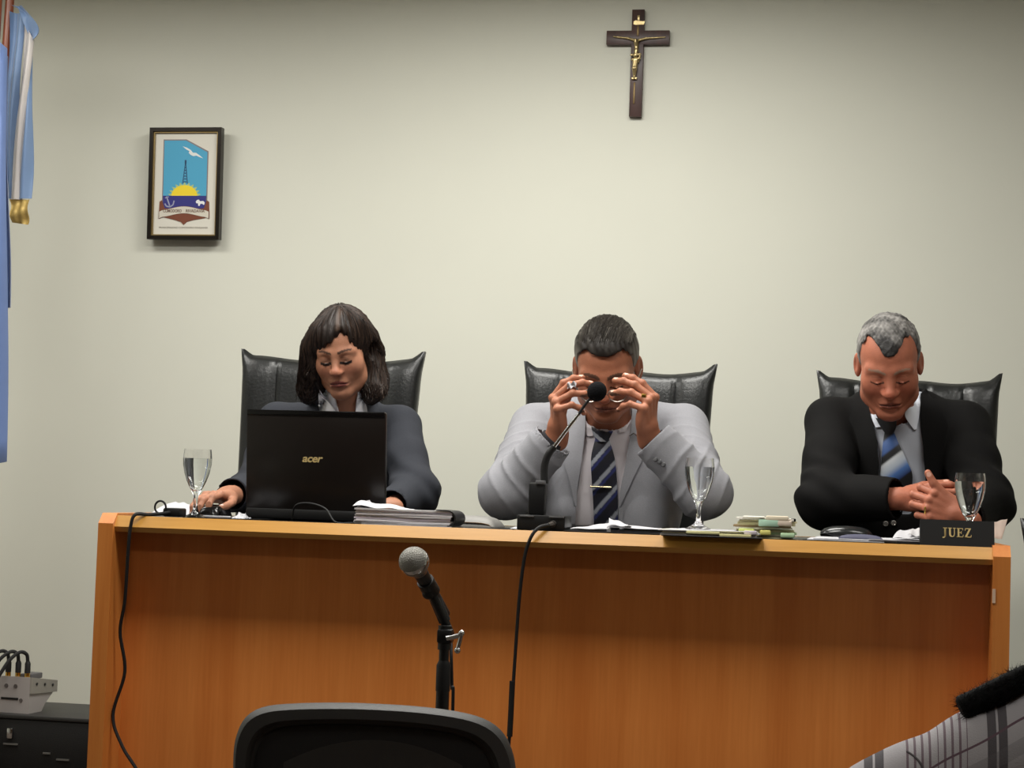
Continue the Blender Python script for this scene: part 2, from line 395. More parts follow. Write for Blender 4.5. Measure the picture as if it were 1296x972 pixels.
mb = MB(); stroke(mb, [(178, 600), (205, 672)], 10, 6); stroke(mb, [(165, 655), (180, 676), (208, 680), (232, 664), (240, 632)], 10, 6); stroke(mb, [(166, 612), (196, 602)], 7, 6)
build('anchor', xf(mb, PM), mat('print_anchor', (150, 152, 176), 0.6), sheet, True, smooth=False)
layer('sheep', [(414, 640), (424, 626), (440, 624), (448, 636), (474, 634), (486, 644), (484, 662), (474, 664), (470, 656), (452, 656), (446, 672), (436, 672), (432, 652), (420, 652)], (226, 226, 226), 6)
layer('crest_foot', [(122, 640), (140, 628), (152, 660), (490, 660), (502, 628), (520, 640), (524, 735), (490, 765), (400, 780), (345, 795), (320, 818), (296, 795), (240, 778), (160, 760), (118, 730)], (116, 62, 40), 4.5)
layer('sea_lower', [(150, 600), (494, 600), (492, 655), (470, 690), (420, 688), (320, 668), (220, 690), (172, 685), (152, 655)], (44, 44, 120), 5.2)
rib_t = [(122+ (520-122)*i/16, 692-15*math.cos((i/16-0.5)*math.pi*2)*1.0+ (10 if i in (0, 16) else 0)) for i in range(17)]
rib = rib_t+[(x, y+52) for x, y in reversed(rib_t)]
layer('ribbon_border', [(x+(x-320)*0.02, y+(3 if i > 16 else -3)) for i, (x, y) in enumerate(rib)], (106, 60, 42), 6.2)
layer('ribbon', rib, (206, 200, 186), 6.8)
for txt, cx, cy, w_ in (('COMODORO', 228, 712, 150), ('RIVADAVIA', 412, 712, 150)):
    a, b = pp(cx, cy); mbt = text_mb(txt, 0.0145, bold=0.0001, depth=0.0003)
    xs = [p[0] for p in mbt.v]; sc_ = w_*k/6.07/(max(xs)-min(xs))
    build('ribbon_lettering', xf(mbt, PM @ T(a, -0.0078, b) @ RX(90) @ Matrix.Diagonal((sc_, 1.0, 1, 1))), mat('print_brown', (104, 74, 58), 0.6), sheet, True, smooth=False, fix=False)
a, b = pp(318, 840); mbt = text_mb('MUNICIPALIDAD COMODORO RIVADAVIA', 0.0085, depth=0.0003); xs = [p[0] for p in mbt.v]; sc_ = 392*k/6.07/(max(xs)-min(xs))
build('caption_lettering', xf(mbt, PM @ T(a, -0.0045, b) @ RX(90) @ Matrix.Diagonal((sc_, 1.0, 1, 1))), mat('print_grey', (128, 120, 108), 0.6), sheet, True, smooth=False, fix=False)

# ---------------------------------------------------------------- flags in the corner
M_pole = wood_mat('flag_pole_wood', (110, 52, 30), (140, 72, 44), rough=0.35, grain=(30, 30, 3))
M_fblue = mat('flag_satin_blue', (116, 142, 180), 0.45, sheen=0.3, noise=0.05, nscale=14)
M_fwhite = mat('flag_satin_white', (198, 192, 188), 0.45, sheen=0.3, noise=0.04, nscale=14)
M_fringe = mat('flag_gold_fringe', (206, 176, 104), 0.5, metal=0.3, noise=0.3, nscale=300, stretch=(4, 4, 0.3))
M_fblue2 = mat('flag_satin_deep_blue', (98, 122, 174), 0.45, sheen=0.3, noise=0.06, nscale=14)
def flag_pole(t, base, top):
    build('pole', MB().tube([base, top], 0.014, 14), M_pole, t, True)
    b = np.asarray(base)
    build('stand', MB().lathe([(0, 0), (0.15, 0), (0.15, 0.02), (0.05, 0.045), (0.03, 0.12), (0.016, 0.125)], 24, c=tuple(b)), mat('stand_brass', (150, 120, 60), 0.35, metal=0.9), t, True)
    tp = np.asarray(top); build('finial', MB().lathe([(0, 0), (0.02, 0.01), (0.012, 0.03), (0.028, 0.06), (0.0, 0.15)], 16, c=tuple(tp)), M_brass, t, True)
FY = 1.32
def fold_sheet(edgeL, edgeR, nz, ridges, amp, Y, thick=0.004, ph=0.0):
    """hanging cloth: pixel polylines of its left and right border (same count), folded in depth"""
    L = smoothpath([at(x, y, Y) for x, y in edgeL], nz); Rr = smoothpath([at(x, y, Y) for x, y in edgeR], nz)
    def fn(u, v):
        i = min(int(v*(len(L)-1)+1e-6), len(L)-1); p = L[i]*(1-u)+Rr[i]*u
        return p+np.array([0.0, amp*math.sin(ridges*u*2*math.pi+ph+1.2*v)+0.01*math.sin(7*v+2*u), 0])
    return MB().grid(fn, 16, len(L)-1, thick=(0, thick, 0))
bz = at(3, 60, FY+0.03)
f1 = thing('flag', 'pale blue and white flag with gold fringe hanging from a wooden pole', 'flag', (bz[0], FY+0.03, DAIS), group=None)
flag_pole(f1, (bz[0]-0.04, FY+0.03, DAIS), (at(9, 0, FY+0.03)[0]+0.012, FY+0.03, 2.86))
build('blue_stripe', fold_sheet([(12, 14), (8, 120), (8, 250)], [(31, 18), (24, 130), (14, 252)], 8, 1.0, 0.012, FY), M_fblue, f1, True, angle=80)
build('white_stripe', fold_sheet([(29, 22), (22, 130), (11, 252)], [(42, 50), (35, 140), (25, 252)], 8, 0.8, 0.014, FY-0.012, ph=1.0), M_fwhite, f1, True, angle=80)
build('outer_blue_stripe', fold_sheet([(34, 44), (32, 150), (23, 252)], [(39, 56), (41, 160), (37, 250)], 8, 0.7, 0.012, FY-0.006, ph=2.0), M_fblue, f1, True, angle=80)
build('top_fold', fold_sheet([(14, 6), (24, 14), (37, 50)], [(26, 6), (50, 33), (43, 50)], 6, 0.6, 0.01, FY-0.02), M_fblue, f1, True, angle=80)
fr = build('fringe', fold_sheet([(12, 252), (13, 268), (14, 281)], [(35, 252), (36, 268), (35, 284)], 4, 2.5, 0.0025, FY-0.008), M_fringe, f1, True, angle=80)
f2 = thing('flag', 'deeper blue flag hanging at the left edge in front of the striped flag', 'flag', (at(-20, 700, FY-0.1)[0], FY-0.1, DAIS))
b2 = at(-22, 300, FY-0.1); flag_pole(f2, (b2[0], FY-0.1, DAIS), (b2[0]+0.01, FY-0.1, 2.75))
build('cloth', fold_sheet([(-30, 20), (-30, 300), (-30, 600)], [(7, 60), (7, 300), (4, 584)], 10, 2.0, 0.02, FY-0.14), M_fblue2, f2, True, angle=80)
build('cloth_back_fold', fold_sheet([(-12, 60), (-10, 240), (-10, 385)], [(8, 70), (12, 240), (14, 390)], 8, 1.5, 0.012, FY-0.11), M_fblue2, f2, True, angle=80)

# ---------------------------------------------------------------- mixer on a black case
cs0 = at(30, 905, 1.0); cz1 = cs0[2]; cx0 = at(-40, 905, 1.0)[0]; cx1 = at(150, 905, 1.0)[0]
case = thing('equipment_case', 'black equipment case on the dais left of the bench', 'case', ((cx0+cx1)/2, 1.17, DAIS))
build('body', MB().box(cx0, cx1, 1.0, 1.34, DAIS, cz1-0.012, bev=0.006), mat('case_black', (11, 10, 10), 0.6, bump=0.3, bscale=300), case, True)
build('lid', MB().box(cx0-0.004, cx1+0.004, 0.996, 1.345, cz1-0.012, cz1, bev=0.003), mat('case_lid', (42, 41, 40), 0.5, bump=0.3, bscale=300), case, True)
build('latch', MB().box(at(10, 930, 1.0)[0], at(17, 930, 1.0)[0], 0.99, 1.0, at(10, 934, 1.0)[2], at(10, 921, 1.0)[2], bev=0.002), M_chrome, case, True)
for a_, b_, c_ in ((5, 23, 941), (55, 64, 953), (72, 88, 961)):
    build('handle_line', MB().box(at(a_, c_, 1.0)[0], at(b_, c_, 1.0)[0], 0.994, 1.0, at(a_, c_+1, 1.0)[2], at(a_, c_-1, 1.0)[2]), mat('case_scuff', (90, 88, 84), 0.4), case, True, smooth=False)
mxp = at(36, 901, 1.03)
mixer = thing('mixing_console', 'small grey audio mixer with plugged cables on the black case', 'mixer', (mxp[0], 1.03, cz1))
M_mx = mat('mixer_grey', (172, 166, 164), 0.42, metal=0.25); M_mx2 = mat('mixer_side', (150, 146, 138), 0.5, metal=0.2)
k5 = 1/pxm(mxp); MM = T(mxp[0], 1.03, cz1) @ RZ(-4)
ww, hh = 0.20, 46*k5
build('body', xf(MB().prism([(0, 0), (0, hh), (0.16, hh*0.80), (0.16, hh*0.55), (0.10, hh*0.2), (0.08, 0.0)], -ww, 0, axis='x'), MM), M_mx, mixer, True, smooth=False)
build('side_cheek', xf(MB().prism([(0.0, hh*0.55), (0.0, hh), (0.162, hh*0.8), (0.162, hh*0.48)], 0, 0.006, axis='x'), MM), M_mx2, mixer, True, smooth=False)
for i in range(3): build('screw', xf(MB().tube([(0.005, 0.03+0.05*i, hh*(0.8-0.05*i)), (0.009, 0.03+0.05*i, hh*(0.8-0.05*i))], 0.004, 10), MM), M_black_plastic, mixer, True)
build('fader_block', xf(MB().box(-0.05, -0.012, 0.03, 0.1, hh*0.9, hh*1.06, bev=0.003), MM), mat('mixer_knob', (84, 82, 84), 0.5), mixer, True)
build('slot', xf(MB().box(-0.09, -0.035, -0.0015, 0.003, hh*0.36, hh*0.42), MM), M_black_plastic, mixer, True, smooth=False)
build('port', xf(MB().tube([(-0.026, -0.002, hh*0.36), (-0.026, 0.003, hh*0.36)], 0.0055, 12), MM), mat('port_grey', (110, 104, 102), 0.4, metal=0.5), mixer, True)
build('port', xf(MB().tube([(-0.045, -0.002, hh*0.74), (-0.045, 0.003, hh*0.74)], 0.006, 12), MM), MATS['port_grey'], mixer, True)
build('port', xf(MB().tube([(-0.075, -0.002, hh*0.74), (-0.075, 0.003, hh*0.74)], 0.006, 12), MM), MATS['port_grey'], mixer, True)
for i, x in enumerate((-0.016, -0.046, -0.078)):
    build('jack_socket', xf(MB().tube([(x, 0.012, hh*0.95), (x, 0.012, hh*1.1)], 0.008, 12), MM), M_gold, mixer, True)
for i, (x, w_) in enumerate((((-0.016), 'nearest the front corner of the mixer'), ((-0.046), 'in the middle of the mixer'), ((-0.078), 'farthest left on the mixer'))):
    pl = thing('audio_plug', 'black audio plug and cable '+w_, 'cable', tuple(MM @ Vector((x, 0.012, hh*1.1))), group='audio plugs on the mixer')
    build('plug', xf(MB().tube([(x, 0.012, hh*1.1), (x, 0.012, hh*1.36), (x, 0.012, hh*1.42)], [0.0085, 0.0085, 0.006], 12), MM), M_rubber, pl, True)
    pth = smoothpath([(x, 0.012, hh*1.4), (x-0.004, 0.008, hh*1.62), (x-0.02, -0.01, hh*1.66), (x-0.045, -0.04, hh*1.3), (-0.095-0.006*i, -0.07, hh*0.3), (-0.11-0.006*i, -0.085, -0.2), (-0.11-0.008*i, -0.085, DAIS-cz1+0.008)], 6)
    build('cable', xf(MB().tube(pth, 0.0055, 8), MM), M_rubber, pl, True)

# ---------------------------------------------------------------- goblets of water
def goblet(loc, label, level):
    t = thing('goblet', label, 'glass', loc, group='stemmed water glasses on the bench')
    out = [(0.0, 0.0), (0.029, 0.0), (0.0295, 0.0015), (0.022, 0.005), (0.010, 0.012), (0.0058, 0.022), (0.005, 0.035), (0.0055, 0.050), (0.0085, 0.060), (0.016, 0.072), (0.0235, 0.088), (0.0300, 0.108), (0.0338, 0.128), (0.0342, 0.142), (0.0330, 0.155), (0.0318, 0.164)]
    inn = [(0.0308, 0.164), (0.0320, 0.155), (0.0331, 0.142), (0.0327, 0.128), (0.0289, 0.108), (0.0222, 0.088), (0.0145, 0.0735), (0.006, 0.0665), (0.0, 0.0655)]
    build('glass_body', MB().lathe(out+inn, 40), M_glass, t, angle=70)
    wp = [(r_+0.0003, z) for r_, z in reversed(inn) if z < level]; wp[0] = (0.0, 0.0652)
    for (r1, z1), (r2, z2) in zip(list(reversed(inn))[:-1], list(reversed(inn))[1:]):
        if z1 < level <= z2: wp.append((r1+(r2-r1)*(level-z1)/(z2-z1)+0.0003, level))
    wp.append((0.0, level))
    build('water', MB().lathe(wp, 40), M_water, t, angle=50)
    return t
def on_top(px, Y): p = at(px, 600, Y); return (p[0], Y, DZ)
goblet((at(247, 650, 0.075)[0], 0.075, DZ), 'stemmed glass of water beside the woman\'s mouse hand', 0.142)
FILE_Z = 0.016
goblet((at(884, 650, 0.13)[0], 0.13, DZ+FILE_Z), 'stemmed glass of water standing on the tabbed file', 0.143)
goblet((at(1227, 660, 0.14)[0], 0.14, DZ), 'stemmed glass of water behind the name plate', 0.145)

# ---------------------------------------------------------------- laptop
lp = at(400, 660, 0.22)
lap = thing('laptop', 'black laptop with open lid in front of the woman', 'laptop', (lp[0], 0.17, DZ), 0.0)
LW = 0.36
LM = T(lp[0], 0.20, DZ) @ RZ(-5)
M_lid = mat('laptop_lid', (24, 19, 17), 0.28, noise=0.1, nscale=60)
base = build('base', xf(MB().box(-LW/2, LW/2, 0.0, 0.245, 0.003, 0.03, bev=0.006), LM), M_black_plastic, lap, True)
kb = build('keyboard', xf(MB().box(-LW/2+0.02, LW/2-0.02, 0.04, 0.14, 0.03, 0.0315), LM), M_rubber, base, True, smooth=False)
LT = LM @ T(0, 0.012, 0.026) @ RX(5)
lid = build('lid', xf(MB().box(-LW/2, LW/2, -0.011, 0.004, 0.0, 0.243, bev=0.0055), LT), M_lid, lap, True)
build('screen', xf(MB().box(-LW/2+0.02, LW/2-0.02, 0.004, 0.0055, 0.022, 0.226), LT), mat('screen_glow', (120, 140, 170), 0.3, emit=0.25), lid, True, smooth=False)
build('bezel_strip', xf(MB().box(-LW/2+0.003, LW/2-0.003, -0.0125, -0.009, 0.229, 0.2435, bev=0.002), LT), M_black_gloss, lid, True)
mbt = text_mb('acer', 0.026, bold=0.0006, shear=0.25, depth=0.0004, spacing=0.95, xs=1.15)
build('logo', xf(mbt, LT @ T(-0.008, -0.0112, 0.127) @ RX(90)), M_goldpaint, lid, True, smooth=False, fix=False)
for s_ in (-1, 1): build('hinge', xf(MB().tube([(s_*0.13-0.02, 0.01, 0.024), (s_*0.13+0.02, 0.01, 0.024)], 0.008, 12), LM), M_black_gloss, lap, True)
tag(build('power_cable', MB().tube(smoothpath([at(370, 648, 0.14)*[1, 1, 0]+[0, 0, DZ+0.004], at(374, 640, 0.12), at(392, 637, 0.1), at(412, 644, 0.07), at(425, 655, 0.05)*[1, 1, 0]+[0, 0, DZ+0.003], at(450, 655, 0.05)*[1, 1, 0]+[0, 0, DZ+0.003]], 8), 0.0022, 8), M_rubber), 'thin black cable looping in front of the laptop lid', 'cable')

# ---------------------------------------------------------------- papers and files
def paper_stack(name, label, cat, cx, y0, w, d, z0, n, dz, rz=0, mats=None, jitter=0.006, bend=0.0, group=None, part='sheaf'):
    t = thing(name, label, cat, (cx, y0+d/2, z0), 0, group)
    z = z0
    for i in range(n):
        h = dz*random.uniform(0.7, 1.3); jx, jy, jr = random.uniform(-jitter, jitter), random.uniform(-jitter, jitter), random.uniform(-1.5, 1.5)
        ph = random.uniform(0, 6)
        def fn(u, v, h=h, ph=ph):
            return (-w/2+u*w, -d/2+v*d, bend*((2*u-1)**4)+0.0006*math.sin(6*u+ph))
        mb = MB().grid(fn, 14, 3, thick=(0, 0, h*0.93))
        build(part, xf(mb, T(cx+jx, y0+d/2+jy, z) @ RZ(rz+jr)), (mats or [M_paper])[i % len(mats or [1])], t, True, angle=30)
        z += h
    return t, z
def sheet_obj(name, label, cat, pts, mtl, thick=0.0008, nu=10, nv=6, wob=0.003, parent=None):
    """a curled sheet from 4 corner points (near-left, near-right, far-right, far-left)"""
    a, b, c, d = [np.asarray(p, float) for p in pts]
    def fn(u, v):
        p = (a*(1-u)+b*u)*(1-v)+(d*(1-u)+c*u)*v
        return p+np.array([0, 0, wob*(math.sin(3.1*u+1)*math.sin(2.7*v+0.5))+wob*0.4*math.sin(9*u+3*v)])
    o = build(name, MB().grid(fn, nu, nv, thick=(0, 0, thick)), mtl, parent, True, angle=60)
    return o if parent is not None else tag(o, label, cat)
def topz(px, Y, dz=0.001): p = at(px, 650, Y); return np.array([p[0], Y, DZ+dz])
M_blackcard = mat('black_card', (22, 20, 22), 0.5)
# thick file right of the laptop
mts = [M_paper_grey, M_paper, mat('paper_mid', (204, 200, 204), 0.85, noise=0.1, nscale=200), M_paper_grey, mat('paper_lilac', (196, 190, 204), 0.85)]
xa, xb = at(450, 660, 0.06)[0], at(574, 660, 0.06)[0]
tf, zt = paper_stack('case_file', 'thick pile of white papers in a black curved folder beside the laptop', 'papers', (xa+xb)/2, 0.045, (xb-xa)*0.98, 0.115, DZ+0.002, 11, 0.0034, rz=1, mats=mts, jitter=0.004)
ang = [math.pi*(-0.5+i/14) for i in range(15)]
sp = [(xb-0.012+0.020*math.cos(a), DZ+0.0205+0.019*math.sin(a)) for a in ang]
spi = [(xb-0.012+0.0165*math.cos(a), DZ+0.0205+0.0165*math.sin(a)) for a in reversed(ang)]
build('folder_spine', MB().prism(sp+[(xb-0.04, DZ+0.0405), (xb-0.04, DZ+0.0385)]+spi, 0.045, 0.16), M_blackcard, tf, True, angle=50)
build('folder_cover', MB().prism([(xb+0.0, DZ+0.0005), (xb+0.002, DZ+0.002), (xa+0.02, DZ+0.0025), (xa+0.02, DZ+0.0005)], 0.035, 0.163), M_paper, tf, True, smooth=False)
# curled top sheet
sheet_obj('curled_sheet', '', '', [(xa-0.006, 0.05, zt+0.001), (xa+0.10, 0.05, zt+0.001), (xa+0.12, 0.15, zt+0.001), (xa+0.0, 0.15, zt+0.016)], M_paper, wob=0.006, parent=tf)
sheet_obj('curled_sheet', '', '', [(xa+0.0, 0.06, zt-0.002), (xa+0.03, 0.06, zt), (xa+0.03, 0.14, zt+0.001), (xa+0.012, 0.14, zt+0.018)], M_paper, wob=0.004, parent=tf)
# grey padded folder behind it
ga, gb = at(545, 660, 0.22)[0], at(628, 660, 0.22)[0]
def cushion(u, v):
    x = ga+(gb-ga)*u; e = (max(0, 1-(2*u-1)**4))**0.5*(max(0, 1-(2*v-1)**6))**0.5
    return (x, 0.19+0.15*v, DZ+0.004+0.024*e)
gp = thing('padded_folder', 'rounded grey padded folder with brown underside right of the paper pile', 'folder', ((ga+gb)/2, 0.32, DZ))
build('cover', MB().grid(cushion, 18, 10, thick=(0, 0, -0.0035)), mat('grey_vinyl', (132, 130, 126), 0.5), gp, True, angle=70)
build('underside', MB().grid(lambda u, v: (ga+0.004+(gb-ga-0.008)*u, 0.19+0.15*v, DZ+0.0005+0.011*(max(0, 1-(2*u-1)**4))**0.5), 18, 4, thick=(0, 0, 0.001)), mat('brown_card', (128, 94, 56), 0.7), gp, True, angle=70)
# loose sheets near the woman's mouse
sheet_obj('loose_sheet', 'folded white paper beside the coiled cable at the left end of the bench', 'paper', [topz(192, 0.24, 0.004), topz(246, 0.2, 0.002), topz(240, 0.36, 0.03), topz(222, 0.44, 0.034)], M_paper, wob=0.005)
sheet_obj('paper_pad', 'flat white paper under the mouse', 'paper', [topz(248, 0.10, 0.0035), topz(292, 0.10, 0.003), topz(292, 0.3, 0.003), topz(250, 0.3, 0.003)], M_paper, thick=0.003, wob=0.0004)
sheet_obj('black_mat', 'black mat under the mouse paper beside the laptop', 'mat', [topz(252, 0.06, 0.001), topz(318, 0.06, 0.001), topz(320, 0.32, 0.001), topz(252, 0.32, 0.001)], M_blackcard, thick=0.0015, wob=0.0002)
# crumpled plastic wrapper beside laptop
M_wrap = mat('clear_wrapper', (200, 200, 205), 0.15, noise=0.35, nscale=60)
def wrap(u, v):
    a = at(296, 650, 0.12)[0]; return (a+0.032*u, 0.1+0.06*v, DZ+0.002+0.016*math.sin(math.pi*u)*math.sin(math.pi*v)*(0.8+0.2*math.sin(13*u+7*v))+0.003*math.sin(23*u)*math.sin(19*v))
tag(build('crumpled_wrapper', MB().grid(wrap, 12, 10, thick=(0, 0, 0.0006)), M_wrap, angle=20), 'crumpled shiny wrapper between mouse and laptop', 'wrapper')
# cable coil with adapter and drop cable over the left end
cp = lambda x, y, Y: at(x, y, Y)
ad = thing('power_adapter', 'black adapter with coiled cable hanging down the left front of the bench', 'adapter', tuple(topz(225, 0.1, 0)))
build('adapter_body', MB().box(topz(211, 0.1)[0], topz(233, 0.1)[0], 0.07, 0.12, DZ+0.001, DZ+0.022, bev=0.005), M_black_plastic, ad, True)
loop = [at(203+7*math.cos(a), 642+8*math.sin(a), 0.07) for a in np.linspace(0, 2*math.pi, 20)]
for q in loop: q[2] = max(q[2], DZ+0.0035)
build('coil', MB().tube(loop, 0.0025, 8), M_rubber, ad, True)
drop = [topz(216, 0.075, 0.012), topz(205, 0.05, 0.008), topz(188, 0.02, 0.005)]
drop += [at(171, 652, -0.004), at(165, 668, -0.008), at(162, 700, -0.005), at(158, 760, 0.01), at(152, 800, 0.02), at(158, 850, 0.03), at(143, 905, 0.03), at(155, 945, 0.02), at(180, 990, 0.01), at(190, 1100, 0.0)]
drop[3][2] = DZ+0.004
dend = drop[-1].copy(); dend[2] = DAIS+0.01; dend[1] = 0.02; drop[-1] = dend
build('cable', MB().tube(smoothpath(drop, 8), 0.0042, 8), M_rubber, ad, True)

# ---------------------------------------------------------------- gooseneck microphone
gm0, gm1 = at(655, 660, 0.06)[0], at(716, 660, 0.06)[0]
gm = thing('gooseneck_microphone', 'black gooseneck desk microphone in front of the grey suited man', 'microphone', ((gm0+gm1)/2, 0.1, DZ))
build('base', MB().box(gm0, gm1, 0.05, 0.16, DZ+0.001, DZ+0.036, bev=0.003), M_black_plastic, gm, True)
for a_, b_ in ((658, 676), (695, 714)):
    build('switch', MB().box(at(a_, 650, 0.05)[0], at(b_, 650, 0.05)[0], 0.047, 0.062, DZ+0.031, DZ+0.0345, bev=0.0008), mat('switch_grey', (92, 92, 94), 0.35), gm, True)
s0, s1 = at(669, 640, 0.1)[0], at(690, 640, 0.1)[0]
build('socket_post', MB().box(s0, s1, 0.09, 0.125, DZ+0.036, at(680, 611, 0.1)[2], bev=0.005), M_black_plastic, gm, True)
pc = (s0+s1)/2+0.004
build('post_ring', MB().box(s1-0.022, s1+0.001, 0.086, 0.112, at(680, 613, 0.1)[2], at(680, 608, 0.1)[2], bev=0.002), mat('ring_grey', (98, 98, 100), 0.35), gm, True)
GN = [at(689, 612, 0.1), at(689, 592, 0.1), at(693, 577, 0.098), at(702, 565, 0.095)]
build('lower_neck', MB().tube(smoothpath(GN, 8), [0.0085]*20+[0.0075]*5, 12), M_rubber, gm, True)
build('chrome_stem', MB().tube([at(701, 566, 0.095), at(719, 542, 0.09), at(733, 524, 0.085)], 0.0045, 12), M_chrome, gm, True)
build('upper_neck', MB().tube(smoothpath([at(732, 525, 0.085), at(740, 513, 0.082), at(748, 503, 0.08)], 5), 0.0034, 10), M_rubber, gm, True)
wc = at(755.5, 495.5, 0.078); kk = 1/pxm(wc)
wm = MB().sphere((0, 0, 0), (12.3*kk, 12.3*kk, 13*kk), 28, 18)
build('windscreen', xf(wm, T(*wc) @ RY(30)), mat('foam_black', (22, 22, 24), 0.95, bump=1.0, bscale=400, spec=0.1), gm, True)
xlr = at(700, 661, 0.045)
build('connector', MB().tube([(xlr[0], 0.052, DZ+0.018), (xlr[0], 0.03, DZ+0.017)], 0.0075, 14).tube([(xlr[0], 0.03, DZ+0.017), (xlr[0]-0.006, 0.012, DZ+0.015)], [0.006, 0.0045], 12), mat('connector_metal', (120, 116, 112), 0.3, metal=0.8), gm, True)
cb = [np.array([xlr[0]-0.005, 0.014, DZ+0.015]), at(682, 668, -0.002), at(672, 680, -0.012), at(664, 705, -0.008), at(658, 750, 0.0), at(654, 800, 0.008), at(650, 860, 0.015), at(645, 930, 0.02), at(640, 1000, 0.02), at(642, 1080, 0.015)]
cb[-1][2] = DAIS+0.01; cb[1][2] = max(cb[1][2], DZ+0.006)
build('cable', MB().tube(smoothpath(cb, 8), 0.0042, 8), M_rubber, gm, True)
build('cable_joint', MB().tube([at(648.5, 862, 0.014), at(646.5, 905, 0.018), at(645, 932, 0.02)], 0.0066, 10), M_rubber, gm, True)

# ---------------------------------------------------------------- papers before the grey suited man
op = thing('open_folder', 'open black folder with white sheets before the grey suited man', 'folder', tuple(topz(775, 0.15, 0)))
build('cover', MB().box(topz(718, 0.1)[0], topz(848, 0.1)[0], 0.05, 0.3, DZ+0.0005, DZ+0.004, bev=0.001), M_blackcard, op, True)
sheet_obj('sheet', '', '', [topz(722, 0.07, 0.006), topz(771, 0.06, 0.010), topz(772, 0.26, 0.022), topz(735, 0.28, 0.008)], M_paper, wob=0.002, parent=op)
sheet_obj('sheet', '', '', [topz(771, 0.06, 0.016), topz(800, 0.07, 0.018), topz(795, 0.2, 0.02), topz(771, 0.2, 0.034)], M_paper, wob=0.004, parent=op)
sheet_obj('sheet', '', '', [topz(772, 0.06, 0.013), topz(846, 0.08, 0.012), topz(838, 0.27, 0.013), topz(772, 0.27, 0.019)], M_paper, wob=0.0015, parent=op)
build('spiral', MB().tube([topz(771, 0.055, 0.006), topz(771, 0.12, 0.012)], 0.005, 10), mat('spiral_grey', (150, 150, 152), 0.4), op, True)
sheet_obj('small_note', 'small white note under the gooseneck microphone base', 'paper', [topz(646, 0.12, 0.0015), topz(676, 0.045, 0.0012), topz(690, 0.16, 0.0012), topz(656, 0.2, 0.006)], M_paper, wob=0.0004)
# tabbed file under the goblet
M_file = mat('file_paper', (214, 210, 200), 0.8, noise=0.08, nscale=200); M_cream = mat('cream_card', (206, 198, 160), 0.75); M_tab = mat('tab_yellow', (222, 216, 160), 0.7)
xa2, xb2 = at(838, 675, 0.05)[0], at(960, 675, 0.05)[0]
tb, zt2 = paper_stack('tabbed_file', 'flat pile of papers with yellow tabs under the glass', 'papers', (xa2+xb2)/2, 0.035, xb2-xa2, 0.22, DZ+0.001, 5, 0.0029, rz=-1, mats=[M_file, M_paper_grey, M_cream, M_paper, M_file], jitter=0.004)
sheet_obj('cover_sheet', '', '', [(xa2-0.008, 0.03, DZ+0.012), (xb2-0.03, 0.03, DZ+0.0152), (xb2-0.03, 0.25, DZ+0.0152), (xa2+0.03, 0.25, DZ+0.0152)], M_paper, wob=0.0003, parent=tb)
for a_, b_, h_ in ((869, 911, 0.010), (911, 951, 0.006)):
    build('tab', MB().box(at(a_, 670, 0.03)[0], at(b_, 670, 0.03)[0], 0.022, 0.036, DZ+h_-0.003, DZ+h_+0.003, bev=0.001), M_tab, tb, True)
build('tab', MB().box(at(942, 670, 0.04)[0], at(958, 670, 0.04)[0], 0.028, 0.045, DZ+0.009, DZ+0.018, bev=0.002), mat('tab_lilac', (206, 196, 206), 0.7), tb, True)
# black tray under the file
tag(build('black_blotter', MB().box(at(838, 675, 0.0)[0], at(965, 675, 0.0)[0], -0.016, 0.03, DZ+0.0005, DZ+0.0035, bev=0.001), M_blackcard), 'black card sticking over the bench edge below the tabbed file', 'card')
# bundle of case files with coloured tabs
xa3, xb3 = at(932, 670, 0.2)[0], at(1004, 670, 0.2)[0]
bd, zt3 = paper_stack('file_bundle', 'tall bundle of cream case files with green and yellow tabs', 'papers', (xa3+xb3)/2, 0.12, xb3-xa3, 0.2, DZ+0.001, 9, 0.0056, mats=[M_cream, M_file, mat('card_green', (178, 200, 160), 0.75), M_cream, M_file, mat('card_brown', (150, 128, 96), 0.75), M_cream], jitter=0.006, rz=2)
def btab(a, b, z0, z1, col, nm): build('tab', MB().box(at(a, 670, 0.12)[0], at(b, 670, 0.12)[0], 0.104, 0.122, DZ+z0, DZ+z1, bev=0.003), mat('tab_'+nm, col, 0.6), bd, True)
btab(969, 998, 0.042, 0.053, (226, 214, 190), 'pale'); btab(960, 986, 0.028, 0.044, (172, 206, 184), 'mint'); btab(983, 1002, 0.030, 0.043, (212, 196, 180), 'blush')
btab(962, 976, 0.008, 0.020, (214, 206, 120), 'mustard'); btab(988, 1006, 0.004, 0.015, (186, 216, 176), 'green'); btab(935, 955, 0.012, 0.022, (196, 206, 120), 'lime'); btab(940, 968, 0.046, 0.051, (236, 232, 220), 'white')
build('binder_clip', MB().box(at(1001, 660, 0.14)[0], at(1007, 660, 0.14)[0], 0.13, 0.16, DZ+0.036, DZ+0.048, bev=0.002), M_black_gloss, bd, True)
